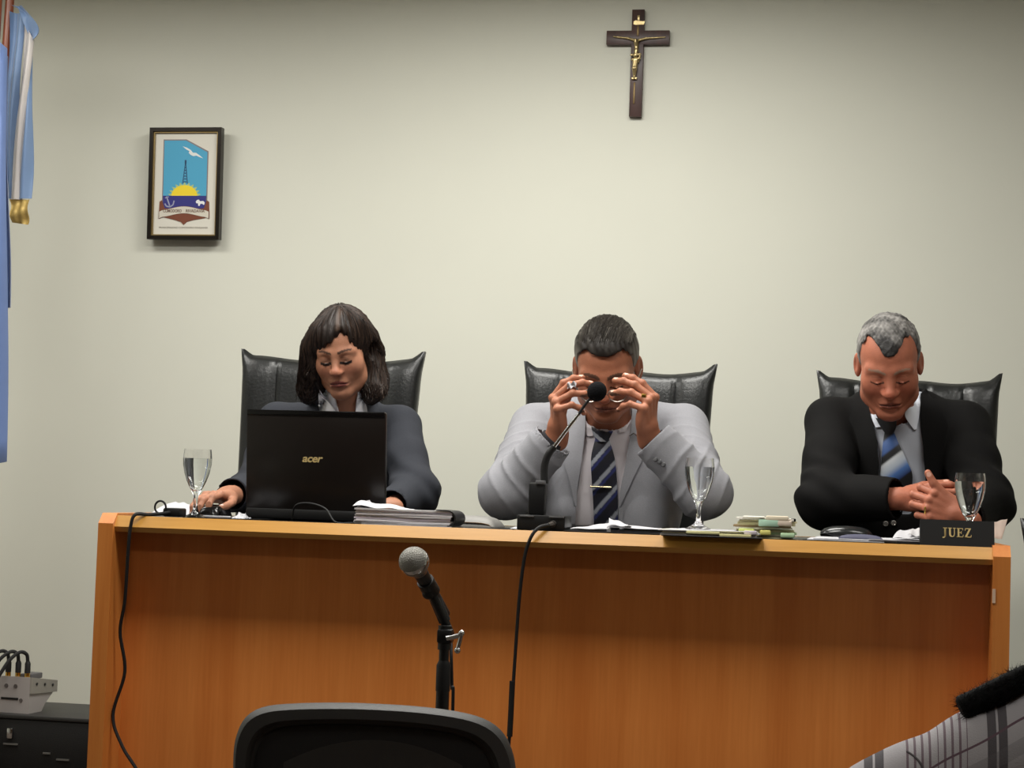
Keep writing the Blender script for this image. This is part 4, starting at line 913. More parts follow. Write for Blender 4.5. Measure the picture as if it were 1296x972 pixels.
class Frame:
    def __init__(s, M, t, sc=1.0): s.R = np.asarray(M, float); s.t = np.asarray(t, float); s.sc = sc
    def p(s, q): return s.t+s.sc*(s.R@np.asarray(q, float))
    def inv(s, P): return ((P-s.t)@s.R)/s.sc
def rot(yaw, pitch, roll):
    return np.array((RZ(yaw) @ RX(pitch) @ RY(roll)).to_3x3())
def head(F, fr, nw=1.0, jaw=1.0, nose=1.0, ear=1.0, lids=True):
    p = fr.p; c = fr.sc; Rm = fr.R
    E = lambda q, r, k, op='u': F.ell(p(q), np.asarray(r)*c, Rm, k*c, op)
    C = lambda a, b, ra, rb, k, op='u': F.cone(p(a), p(b), ra*c, rb*c, k*c, op)
    E((0, .018, .042), (.074*nw, .095, .080), 0)
    E((0, -.02, .028), (.063*nw, .069, .068), .02)
    E((0, -.022, -.035), (.057*nw, .065, .067), .035)
    for s_ in (-1, 1):
        C((s_*.050*jaw, .008, -.045), (s_*.046*jaw, -.012, -.070), .018, .02, .03)
        C((s_*.046*jaw, -.012, -.070), (s_*.016*jaw, -.064, -.096), .02, .017, .03)
        E((s_*.040*nw, -.052, -.024), (.024, .024, .024), .04)
        C((s_*.046*nw, -.066, .022), (s_*.014, -.083, .019), .010, .011, .018)
    E((0, -.068, -.098), (.021*jaw, .018, .016), .02)
    for s_ in (-1, 1): E((s_*.031*nw, -.103, .004), (.020, .020, .0135), .014, 's')
    C((0, -.084, .014), (0, -.108, -.026), .0085*nose, .0105*nose, .014)
    E((0, -.1070, -.030), (.0135*nose, .0135*nose, .0112*nose), .009)
    for s_ in (-1, 1):
        E((s_*.0140*nose, -.0965, -.0335), (.0082*nose, .0105, .0080), .008)
        E((s_*.0065*nose, -.107, -.0415), (.0038, .005, .003), .003, 's')
        E((s_*.0305*nw, -.0720, .0010), (.0170, .0155, .0140), .005)
        C((s_*.0455*nw, -.0795, -.004), (s_*.0305*nw, -.0905, -.0075), .0016, .002, .004)
        C((s_*.0305*nw, -.0905, -.0075), (s_*.0175*nw, -.0835, -.004), .002, .0016, .004)
    # mouth
    E((0, -.076, -.060), (.032, .016, .020), .015)
    for s_ in (-1, 1):
        C((s_*.025, -.0795, -.0670), (s_*.006, -.0920, -.0595), .0036, .0055, .006)
        C((s_*.020, -.0815, -.0722), (0, -.0915, -.0715), .0045, .0066, .006)
        C((s_*.027, -.0830, -.0685), (0, -.0985, -.0650), .0015, .0018, .003, 's')
        C((s_*.020, -.098, -.042), (s_*.036, -.084, -.066), .003, .003, .012, 's')
    E((0, -.0945, -.0825), (.016, .010, .006), .01, 's')
    # ears
    for s_ in (-1, 1):
        Re = Rm@np.array(RZ(s_*-22).to_3x3())@np.array(RX(8).to_3x3())
        F.ell(p((s_*.0785*nw, .016, -.002)), np.array((.0065, .019, .032))*c*ear, Re, .006*c)
        F.ell(p((s_*.0865*nw, .013, .001)), np.array((.006, .0105, .019))*c*ear, Re, .004*c, 's')
def face_color(fr, skin, lip, brow, lash, browth=.0042, nw=1.0, hairfn=None, browz=0.0, lasht=.0021, eyeshadow=0.0):
    skin, lip, brow, lash = [np.array(srgb(*q)[:3]) for q in (skin, lip, brow, lash)]
    def col(V, nails=()):
        L = fr.inv(V); C = np.tile(skin, (len(V), 1))
        x, y, z = np.abs(L[:, 0]), L[:, 1], L[:, 2]
        n_ = noise3(L, 55, 5); C *= (1+0.05*n_)[:, None]
        fm = (y < -.03) & (z > -.12) & (z < .13)
        red = np.exp(-((L[:, 0]/.016)**2+((z+.03)/.018)**2))+0.7*np.exp(-(((x-.04)/.022)**2+((z+.028)/.02)**2))+0.5*((np.abs(L[:, 0]) > .074) & (y > -.01))
        C = np.where(fm[:, None] | (x > .07)[:, None], C*(1-np.clip(red, 0, 1)[:, None]*np.array((.02, .16, .16))), C)
        # lips
        mx = np.clip(1-(x/.0265)**2, 0, 1)
        up = (z < -.0640) & (z > -.0645-.0085*mx**0.6); lo_ = 0
        zc = -.0650-.0035*(x/.026)**1.3; lipm = ((z < zc+.0085*mx**.7) & (z > zc-.0125*mx)) & (x < .026) & (y < -.07)
        C = np.where(lipm[:, None], C*0.25+lip*0.75, C)
        gl = (np.abs(z-zc) < .0017) & (x < .026) & (y < -.07); C = np.where(gl[:, None], lip*0.4, C)
        # brows
        bz = .0235+browz+.006*np.sin(np.clip((x-.010)/.042, 0, 1)*math.pi*0.75)
        bt = browth*(1-0.55*np.clip((x-.03)/.024, 0, 1))
        bm_ = (np.abs(z-bz) < bt*(1+0.25*noise3(L, 900, 3))) & (x > .010*nw) & (x < .051*nw) & (y < -.045)
        C = np.where(bm_[:, None], brow*0.85+C*0.15, C)
        # lash line of the lowered lids
        lz = -.0070-.0035*np.clip(1-((x-.0305*nw)/.016)**2, -1, 1)+.0015
        es = eyeshadow*np.exp(-(((x-.0305*nw)/.017)**2+((z+.001)/.010)**2))*(y < -.06); C = C*(1-es[:, None]*.8)  # eye makeup darkening the lids
        lm = (np.abs(z-lz) < lasht) & (np.abs(x-.0305*nw) < .0165) & (y < -.06)
        C = np.where(lm[:, None], lash, C)
        lc = (np.abs(z-.0075) < .0012) & (np.abs(x-.0305*nw) < .014) & (y < -.06)
        C = np.where(lc[:, None], C*0.72, C)
        if hairfn is not None: C = hairfn(L, C)
        return C
    return col
FING = {'index': (.0285, (.043, .026, .021), .0092), 'middle': (.0095, (.048, .030, .022), .0094), 'ring': (-.0095, (.044, .028, .022), .0090), 'pinky': (-.0280, (.034, .021, .019), .0080)}
def hand(F, W, Fd, Bk, right, flex, thumb, spread=(6, 1, -4, -10), sc=1.0, k=.004):
    """W wrist, Fd metacarpal direction, Bk back-of-hand normal; flex: 4 x (mcp, pip, dip) degrees; thumb: 3 directions in (across, along, back)"""
    Fd = nrm(Fd); Bk = np.asarray(Bk, float); Bk = nrm(Bk-Fd*(Bk@Fd)); X = np.cross(Bk, Fd) if right else np.cross(Fd, Bk)
    M = np.stack([X, Fd, Bk], 1); P = lambda q: np.asarray(W)+sc*(M@np.asarray(q, float)); nails = []; tips = []
    F.ell(P((0, .045, -.001)), np.array((.036, .048, .0125))*sc, M, .008)
    F.ell(P((.021, .036, -.010)), np.array((.015, .030, .013))*sc, M, .01)
    F.ell(P((-.024, .040, -.009)), np.array((.011, .034, .011))*sc, M, .01)
    F.cone(P((0, -.02, 0)), P((0, .02, 0)), .023*sc, .024*sc, .014)
    for i, (nm, (x, ln, r)) in enumerate(FING.items()):
        kn = np.array((x, .088-(abs(x-.006)**2)*12, .001)); F.cone(P((x*0.55, .02, .0)), P(kn), .010*sc, .0098*sc, .007)
        F.ell(P(kn+np.array((0, 0, .003))), .0095*sc, None, .004)
        q = kn; ang = 0; sp = R(spread[i])
        for j in range(3):
            ang += R(flex[i][j]); dr = np.array((math.sin(sp)*math.cos(ang), math.cos(sp)*math.cos(ang), -math.sin(ang)))
            e = q+dr*ln[j]; F.cone(P(q), P(e), (r*(1-.07*j))*sc, (r*(1-.07*(j+1)))*sc, .0022)
            up = np.array((0, math.sin(ang), math.cos(ang)))
            if j == 2: nails.append((P(e-dr*.003+up*r*.75), M@up, .0052*sc)); tips.append(P(e))
            else: F.ell(P(e+up*.001), r*1.02*sc, None, .003)
            q = e
    q = np.array((.024, .022, -.008)); lt = (.042, .033, .027); rt = (.0145, .0108, .0098, .0082)
    for j in range(3):
        dr = nrm(thumb[j]); e = q+dr*lt[j]; F.cone(P(q), P(e), rt[j]*sc, rt[j+1]*sc, .006 if j == 0 else .003); q = e
    up = nrm(np.array((0, 0, 1.0))-dr*dr[2]); nails.append((P(q-dr*.004+up*.0062), M@up, .006*sc)); tips.append(P(q))
    return nails, tips
def with_nails(colfn, nails, tint):
    tint = np.array(srgb(*tint)[:3])
    def f(V):
        C = colfn(V)
        for c, n_, r in nails:
            m_ = (np.linalg.norm(V-c, axis=1) < r); C[m_] = tint
        return C
    return f
def skin_mat(name, rough=0.5): return mat(name, (200, 150, 120), rough, attr='col', bump=0.3, bscale=380, sss=0.05, spec=0.35, noise=.10, nscale=45)
def strands(mb, paths, r, cols, out, n=4, flat=0.6):
    for p, c in zip(paths, cols):
        m0 = len(mb.v); L = len(p); mb.tube(p, [r*(0.5+0.5*math.sin(math.pi*min(1, 0.15+0.85*i/(L-1)))) for i in range(L)], n, cap=False); out += [c]*(len(mb.v)-m0)
def color_obj(o, cols):
    C = np.ones((len(cols), 4), np.float32); C[:, :3] = cols
    ca = o.data.color_attributes.new('col', 'FLOAT_COLOR', 'POINT'); ca.data.foreach_set('color', C.ravel()); return o
# ---------------------------------------------------------------- people
def sleeve(F, a, b, ra, rb, k=0.0, wall=0.006, hollow=0.05):
    """sleeve end: cone with a flat open cuff at b"""
    a = np.asarray(a, float); b = np.asarray(b, float); u = nrm(b-a); m = max(ra, rb)+k+3*F.h; L = np.linalg.norm(b-a)
    def f(g):
        pa = g-a; t = pa@u; r_ = np.linalg.norm(pa-t[..., None]*u, axis=-1); tt = np.clip(t/L, 0, 1)
        return np.maximum(np.where(t < 0, np.linalg.norm(pa, axis=-1)-ra, r_-(ra+(rb-ra)*tt)), t-L)
    F.fn(f, np.minimum(a, b)-m, np.maximum(a, b)+m, 'u', k)
    F.cone(b-u*hollow, b+u*0.03, rb-wall, rb-wall+0.002, 0.0, 's')
def surf_dirs(field, fr, c, D, r0=.04, r1=.17, n=90):
    c = fr.p(c); D = np.asarray(D)@fr.R.T; ts = np.linspace(r0, r1, n)*fr.sc
    P = c+D[..., None, :]*ts[:, None]; v = field.sample(P); ins = v < 0
    idx = np.where(ins.any(-1), n-1-np.argmax(ins[..., ::-1], -1), 0); return c+D*ts[idx][..., None]
def jitter_col(base, amp): return np.array(base)*(1+amp*rng.normal())
def trousers(parent, hipc, knees, feet, material, name='trousers'):
    F = Field(np.minimum(hipc, np.min(knees+feet, 0))-0.16, np.maximum(hipc, np.max(knees+feet, 0))+0.16, 0.014)
    F.ell(hipc, (.17, .13, .12))
    for s_, kn, ft in zip((-1, 1), knees, feet):
        F.cone(hipc+np.array([s_*.09, -.02, -.03]), kn, .085, .065, .04); F.cone(kn, ft, .062, .048, .02)
    V, Q = F.mesh(); grid_obj(name, V, Q, material, parent)
def shoes(parent, feet):
    for ft in feet:
        mb = MB().grid(lambda u, v: (ft[0]+(u-.5)*.09*(1-.3*(2*v-1)**2), ft[1]+.05-.26*v, DAIS+.002+.07*(1-(2*u-1)**2)**.5*(1-.45*v)), 8, 10, thick=(0, 0, -.002))
        build('shoe', mb, M_black_gloss, parent, True)
def button(parent, p, r, m, n=(0, -1, 0), name='button'):
    q = Vector((0, 0, 1)).rotation_difference(Vector(tuple(nrm(n)))).to_matrix().to_4x4()
    return build(name, xf(MB().lathe([(0, .0026), (r*.55, .0024), (r*.7, .0032), (r*.95, .0028), (r, .0012), (r, -.003), (0, -.003)], 16), T(*p) @ q), m, parent, True)

# ============================ man in the light grey suit ============================
def grey_man():
    HF = Frame(rot(3, 30, -2), at(768, 468, .55), 1.0)
    nb = at(768, 540, .69)
    lo, hi = at(600, 690, .3), at(940, 390, .95); lo = np.minimum(lo, hi); hi = np.maximum(at(600, 690, .3), at(940, 390, .95))
    lo = np.array([min(lo[0], hi[0])-.02, .22, DZ+.004]); hi = np.array([hi[0]+.06, .92, hi[2]+.03])
    B = Field(lo, hi, .0024)
    head(B, HF, nw=1.03, jaw=1.08, nose=1.15, ear=1.1)
    B.cone(HF.p((0, .03, -.05)), nb, .054, .062, .03)
    B.ell(at(770, 610, .74), (.13, .085, .17), None, .05)
    SL, SR = at(675, 540, .71), at(867, 540, .71); EL, ER = at(644, 621, .43), at(889, 621, .43)
    WL, WR = at(706, 549, .40), at(820, 549, .40)
    for S_, E_, W_ in ((SL, EL, WL), (SR, ER, WR)):
        B.cone(nb+[0, .0, -.05], S_, .05, .045, .03); B.cone(S_, E_, .042, .036, .02); B.cone(E_, W_, .036, .024, .02)
    fx = [(40, 32, 18), (54, 32, 18), (66, 36, 20), (78, 44, 24)]
    th = [(.5, .75, -.45), (.2, .85, -.5), (.05, .8, -.6)]
    n1, t1 = hand(B, WL, (-.02, -.42, .9), (-.92, -.33, -.05), True, fx, th, sc=1.04)
    fx2 = [(52, 20, 12), (62, 22, 12), (72, 26, 14), (84, 34, 18)]
    n2, t2 = hand(B, WR, (.04, -.42, .9), (.92, -.35, -.05), False, fx2, th, sc=1.06)
    V, Q = B.mesh()
    def hf(L, C):   # greying sideburn stubble colour under the hair
        return C
    col = with_nails(face_color(HF, (164, 106, 80), (124, 74, 62), (70, 54, 44), (52, 34, 28), browth=.0052, browz=-.003), n1+n2, (222, 176, 156))
    man = grid_obj('person', V, Q, skin_mat('skin_tan'), None, col)
    tag(man, 'man in light grey suit and striped tie raising glasses with both hands', 'person')
    # hair
    H = Field(HF.t-.19, HF.t+.19, .0026)
    H.ell(HF.p((0, .020, .047)), np.array((.0825, .101, .0875)), HF.R, 0); H.ell(HF.p((0, -.020, .048)), np.array((.0655, .0678, .0625)), HF.R, .02)
    def keep(g):
        L = HF.inv(g); x = np.abs(L[..., 0]); y = L[..., 1]; z = L[..., 2]
        zh = .074+.30*np.clip(x-.012, 0, .03)-1.3*np.clip(x-.05, 0, 1)
        ys = np.interp(z, [-.08, -.03, -.012, .02, .05, .08], [.05, .045, -.012, -.028, -.034, -.04])
        gk = np.minimum(zh-z+np.clip(y+.03, 0, 1)*-2.0*0, ys-y); return -np.maximum(gk, -.085-z)
    H.fn(keep, op='s', k=.006)
    def comb(P):
        L = HF.inv(P); return .0010*np.sin(L[:, 0]*420+L[:, 1]*160+3*np.sin(L[:, 1]*30))*(L[:, 2] > .02)*(L[:, 1] > -.075)+.0016*noise3(L, 70, 4)
    H.disp(comb)
    Vh, Qh = H.mesh()
    dk, gy = np.array(srgb(30, 25, 22)[:3]), np.array(srgb(112, 107, 99)[:3])
    def hc(P):
        L = HF.inv(P); g_ = np.clip((np.abs(L[:, 0])-.048)/.018, 0, 1)*np.clip((.085-L[:, 2])/.04, 0, 1); g_ = np.clip(g_*1.1+.03+.06*noise3(L, 260, 9), 0, 1)
        return dk*(1-g_[:, None])+gy*g_[:, None]
    M_hair = mat('hair_strands', (40, 36, 33), 0.5, attr='col', spec=0.25)
    hair = grid_obj('hair', Vh, Qh, M_hair, man, hc)
    mb = MB(); paths = []; cols = []; oc = []
    for i in range(1300):
        a = rng.uniform(-1.05, 1.05); s0 = np.array([math.sin(a)*.9, -.80*math.cos(a)+.05, .42+.25*math.cos(a)]); e0 = np.array([math.sin(a)*1.0+.35, .75, .55])
        t0 = rng.uniform(0, .6); tt = np.linspace(t0, min(1, t0+rng.uniform(.25, .5)), 8)[:, None]
        D = s0*(1-tt)+e0*tt+np.array([0, 0, .55])*tt*(1-tt)*4*.5; D /= np.linalg.norm(D, axis=1)[:, None]
        p = surf_dirs(H, HF, (0, .01, .035), D); rad = (p-HF.p((0, .01, .035))); p = p+rad*rng.uniform(-.004, .022)
        sd = np.linalg.norm(p-HF.p((0, .01, .035)), axis=1)
        if sd.min() < .06 or np.abs(np.diff(sd)).max() > .012: continue
        paths.append(p); side = min(1, max(0, (abs(a)-.55)/.5)); g_ = np.clip(.03+.35*side+abs(rng.normal())*.10+(.45 if rng.random() < .06 else 0), 0, .95)
        cols.append(dk*(1-g_)+gy*g_)
    strands(mb, paths, .0011, cols, oc, 3)
    o = build('hair_strands', mb, M_hair, hair, True, fix=False); color_obj(o, oc); o['kind'] = 'stuff'
    # jacket
    J = Field(lo-[.03, .0, .0], hi+[.03, .12, -.08], .0038)
    tc = at(769, 625, .745)
    J.ell(tc, (.205, .145, .26)); J.ell(at(769, 575, .735), (.185, .13, .14), None, .06)
    for S_ in (SL, SR): J.cone(at(768, 533, .725), S_*.96+at(768, 540, .71)*.04, .066, .061, .035)
    J.cone(at(745, 517, .74), at(792, 517, .74), .05, .05, .03)
    J.cone(at(720, 590, .66), at(722, 690, .62), .05, .07, .05); J.cone(at(816, 590, .66), at(812, 690, .62), .05, .07, .05)
    Jt = J.copy()
    S = Jt.copy(); S.a += .011
    S.cone(at(768, 530, .66), nb, .060, .072, .02)
    J.cone(HF.p((0, .02, -.09)), nb+[0, 0, .0], .066, .07, .0, 's')
    pix_clip(J, [(728, 470), (741, 535), (734, 600), (728, 640), (727, 700), (784, 700), (783, 640), (791, 600), (799, 540), (812, 470)], .735)
    G = M_grey
    for s_, S_, E_, W_ in ((-1, SL, EL, WL), (1, SR, ER, WR)):
        u = nrm(W_-E_)
        J.cone(S_, S_*.45+E_*.55, .063, .056, .010); J.cone(S_*.45+E_*.55, E_, .056, .066, .02)
        J.ell(E_+[s_*.004, -.005, -.008], (.068, .066, .060), None, .03)
        cu = E_+(W_-E_)*.97-u*.012
        sleeve(J, E_, cu, .066, .053, .010, hollow=.08)
    def folds(P):
        d = .0020*noise3(P, 26, 11)+.0010*noise3(P, 60, 12)
        for sg, S_, E_, W_ in ((-1, SL, EL, WL), (1, SR, ER, WR)):
            q = P-E_; u = nrm(W_-E_); along = q@u; up = nrm(S_-E_)
            w = np.exp(-((np.linalg.norm(q-u*.05, axis=1))/.11)**2)
            rid = 1-np.abs(np.sin(along*48+q[:, 0]*sg*-22+1.2*noise3(P, 18, 13)))
            d = d-w*.0085*rid**2.2+w*.002
            w2 = np.exp(-(np.linalg.norm(P-(S_*.55+E_*.45), axis=1)/.085)**2)
            rid2 = 1-np.abs(np.sin((q@up)*60+q[:, 0]*sg*30+1.2*noise3(P, 16, 14))); d = d-w2*.007*rid2**2.2
        return d
    J.disp(folds)
    Vj, Qj = J.mesh(); jk = grid_obj('jacket', Vj, Qj, G, man)
    # lapels lie on the closed torso
    lap = lambda nm, L, Rr, f=Jt, off=.001, th_=.006, m=G, par=jk, **kw: build(nm, drape(f, L, Rr, off=off, thick=th_, **kw), m, par, True, angle=50)
    lap('lapel', [(729, 497), (718, 545), (712, 577), (720, 606), (728, 640)], [(738, 505), (741, 538), (735, 590), (731, 615), (730, 641)])
    lap('lapel', [(800, 505), (799, 540), (791, 590), (786, 615), (783, 641)], [(812, 497), (818, 545), (815, 575), (801, 606), (785, 641)])
    lap('front_edge', [(724, 642), (722, 668), (721, 684)], [(729, 641), (728, 668), (727, 684)], th_=.003); lap('front_edge', [(783, 641), (784, 668), (785, 684)], [(788, 642), (790, 668), (791, 684)], th_=.003)
    for q in ((832.5, 590.5), (838, 593.5), (843.5, 597)):
        p = hit(J, 770+ (q[0]-770)*1.0, q[1])
        d_ = hit(J, 829+(q[0]-832)*.9, 581+(q[1]-590)*1.0)
        if d_ is not None: button(jk, d_+[0, -.001, 0], .0062, mat('button_grey', (70, 70, 72), .35), (-.25, -.9, .3))
    # shirt
    pix_clip(S, [(716, 505), (712, 720), (806, 720), (824, 505), (800, 492), (738, 492)], inside=True)
    S.cone(HF.p((0, .02, -.085)), HF.p((0, .02, -.085))*.5+nb*.5, .062, .064, .0, 's')
    Vs, Qs = S.mesh(); sh = grid_obj('shirt', Vs, Qs, mat('shirt_pale', (206, 200, 204), .8, bump=.1, bscale=900), man)
    Mc = MATS['shirt_pale']
    lap('collar_flap', [(735, 513), (734, 530), (738, 545), (744, 552)], [(748, 524), (750, 535), (752, 544), (750, 552)], S, .002, .004, Mc, sh)
    lap('collar_flap', [(787, 524), (784, 533), (782, 541), (784, 548)], [(800, 508), (799, 522), (797, 535), (791, 546)], S, .002, .004, Mc, sh)
    # tie
    def stripes(o, per, slope, pal):
        co = np.array([v.co[:] for v in o.data.vertices]); x_, y_, _ = projv(co); ph = ((y_+slope*(x_-760))/per) % 1
        C = np.zeros((len(co), 3))
        for a, b, c_ in pal: C[(ph >= a) & (ph < b)] = srgb(*c_)[:3]
        color_obj(o, C)
    Mt = mat('tie_silk', (30, 30, 50), .45, attr='col', bump=.1, bscale=800, sheen=.2)
    tie = build('tie', drape(S, [(753, 556), (748, 580), (749, 610), (751, 640), (752, 684)], [(771, 556), (778, 580), (781, 610), (782, 640), (782, 684)], nu=28, nv=110, off=.003, thick=.006, bulge=.004), Mt, man, True, fix=False, angle=60)
    pal = [(0, .28, (16, 18, 34)), (.28, .50, (146, 150, 158)), (.50, .56, (30, 32, 70)), (.56, .70, (34, 42, 96)), (.70, 1.01, (14, 15, 28))]
    stripes(tie, 33, 1.15, pal)
    kn = build('knot', drape(S, [(748, 538), (750, 548), (755, 559)], [(779, 538), (775, 548), (769, 559)], nu=20, nv=24, off=.004, thick=.010, bulge=.006), Mt, tie, True, fix=False, angle=60); stripes(kn, 26, -.8, pal)
    c0, c1 = hit(S, 749, 616), hit(S, 775, 617)
    build('tie_clip', MB().tube([c0+[-.002, -.018, 0], c1+[0, -.018, 0]], .0026, 8), mat('clip_silver', (226, 214, 176), .25, metal=.9), tie, True)
    lp = hit(Jt, 803, 551); build('lapel_pin', MB().tube([lp+[-.012, -.010, -.002], lp+[0, -.012, .005], lp+[.01, -.010, -.004]], .0018, 6), M_chrome, jk, True)
    # dark cuff tubes, their colour stands in for the shade inside the sleeves
    for W_, E_ in ((WL, EL), (WR, ER)):
        u = nrm(W_-E_); build('shade_cuff', MB().tube([E_+(W_-E_)*.6, W_-u*.016], [.034, .032], 24), mat('sleeve_shade', (44, 42, 46), .7), sh, True)
    trousers(man, np.array([nb[0], .80, DAIS+.5]), [np.array([nb[0]-.13, .40, DAIS+.50]), np.array([nb[0]+.13, .40, DAIS+.50])], [np.array([nb[0]-.14, .36, DAIS+.1]), np.array([nb[0]+.14, .36, DAIS+.1])], G)
    shoes(man, [np.array([nb[0]-.14, .36, DAIS]), np.array([nb[0]+.14, .36, DAIS])])
    # signet ring
    rp = at(815, 501, .36); rh = hit(B, 815, 501)
    if rh is not None:
        build('signet_ring', MB().box(rh[0]-.006, rh[0]+.006, rh[1]-.004, rh[1]+.004, rh[2]-.005, rh[2]+.005, bev=.0015), M_gold, man, True)
    # eyeglasses and tissue
    gl = thing('eyeglasses', 'thin metal framed eyeglasses held at the grey suited man\'s face', 'glasses', tuple(HF.p((0, -.115, -.02))))
    Mg = mat('glasses_metal', (168, 160, 150), .3, metal=.9)
    for s_ in (-1, 1):
        rim = [HF.p((s_*.034+.024*math.cos(a), -.118+.006*abs(math.cos(a)), -.016+.0165*math.sin(a))) for a in np.linspace(0, 2*math.pi, 28)]
        build('rim', MB().tube(rim, .0014, 6), Mg, gl, True)
        lens = MB().add(rim[:-1]+[q+HF.R@np.array((0, .0015, 0)) for q in rim[:-1]], [tuple(range(27)), tuple(range(53, 26, -1))]+[(i, (i+1) % 27, 27+(i+1) % 27, 27+i) for i in range(27)])
        build('lens', lens, mat('lens_glass', (255, 255, 255), 0, transmission=1, ior=1.05), gl, True, smooth=False)
        build('temple', MB().tube([HF.p((s_*.058, -.114, -.012)), HF.p((s_*.074, -.10, -.010)), HF.p((s_*.088, .0, .0)), HF.p((s_*.088, .02, -.008))], .0015, 6), Mg, gl, True)
    build('bridge', MB().tube([HF.p((-.011, -.117, -.012)), HF.p((0, -.121, -.008)), HF.p((.011, -.117, -.012))], .0014, 6), Mg, gl, True)
    tp = hit(B, 724, 489); tp = at(724, 489, .38) if tp is None else tp
    tag(build('tissue', MB().grid(lambda u, v: tp+np.array([(u-.5)*.022, -.006+.004*math.sin(9*u+5*v), (v-.5)*.014+.005*u+.003*math.sin(11*u)]), 10, 8, thick=(0, .002, 0)), M_paper, angle=30), 'small white tissue pinched in the grey suited man\'s raised fingers', 'tissue')
M_grey = mat('grey_suit_wool', (136, 136, 141), .85, noise=.09, nscale=420, bump=.25, bscale=900, sheen=.1, spec=.2)
grey_man()
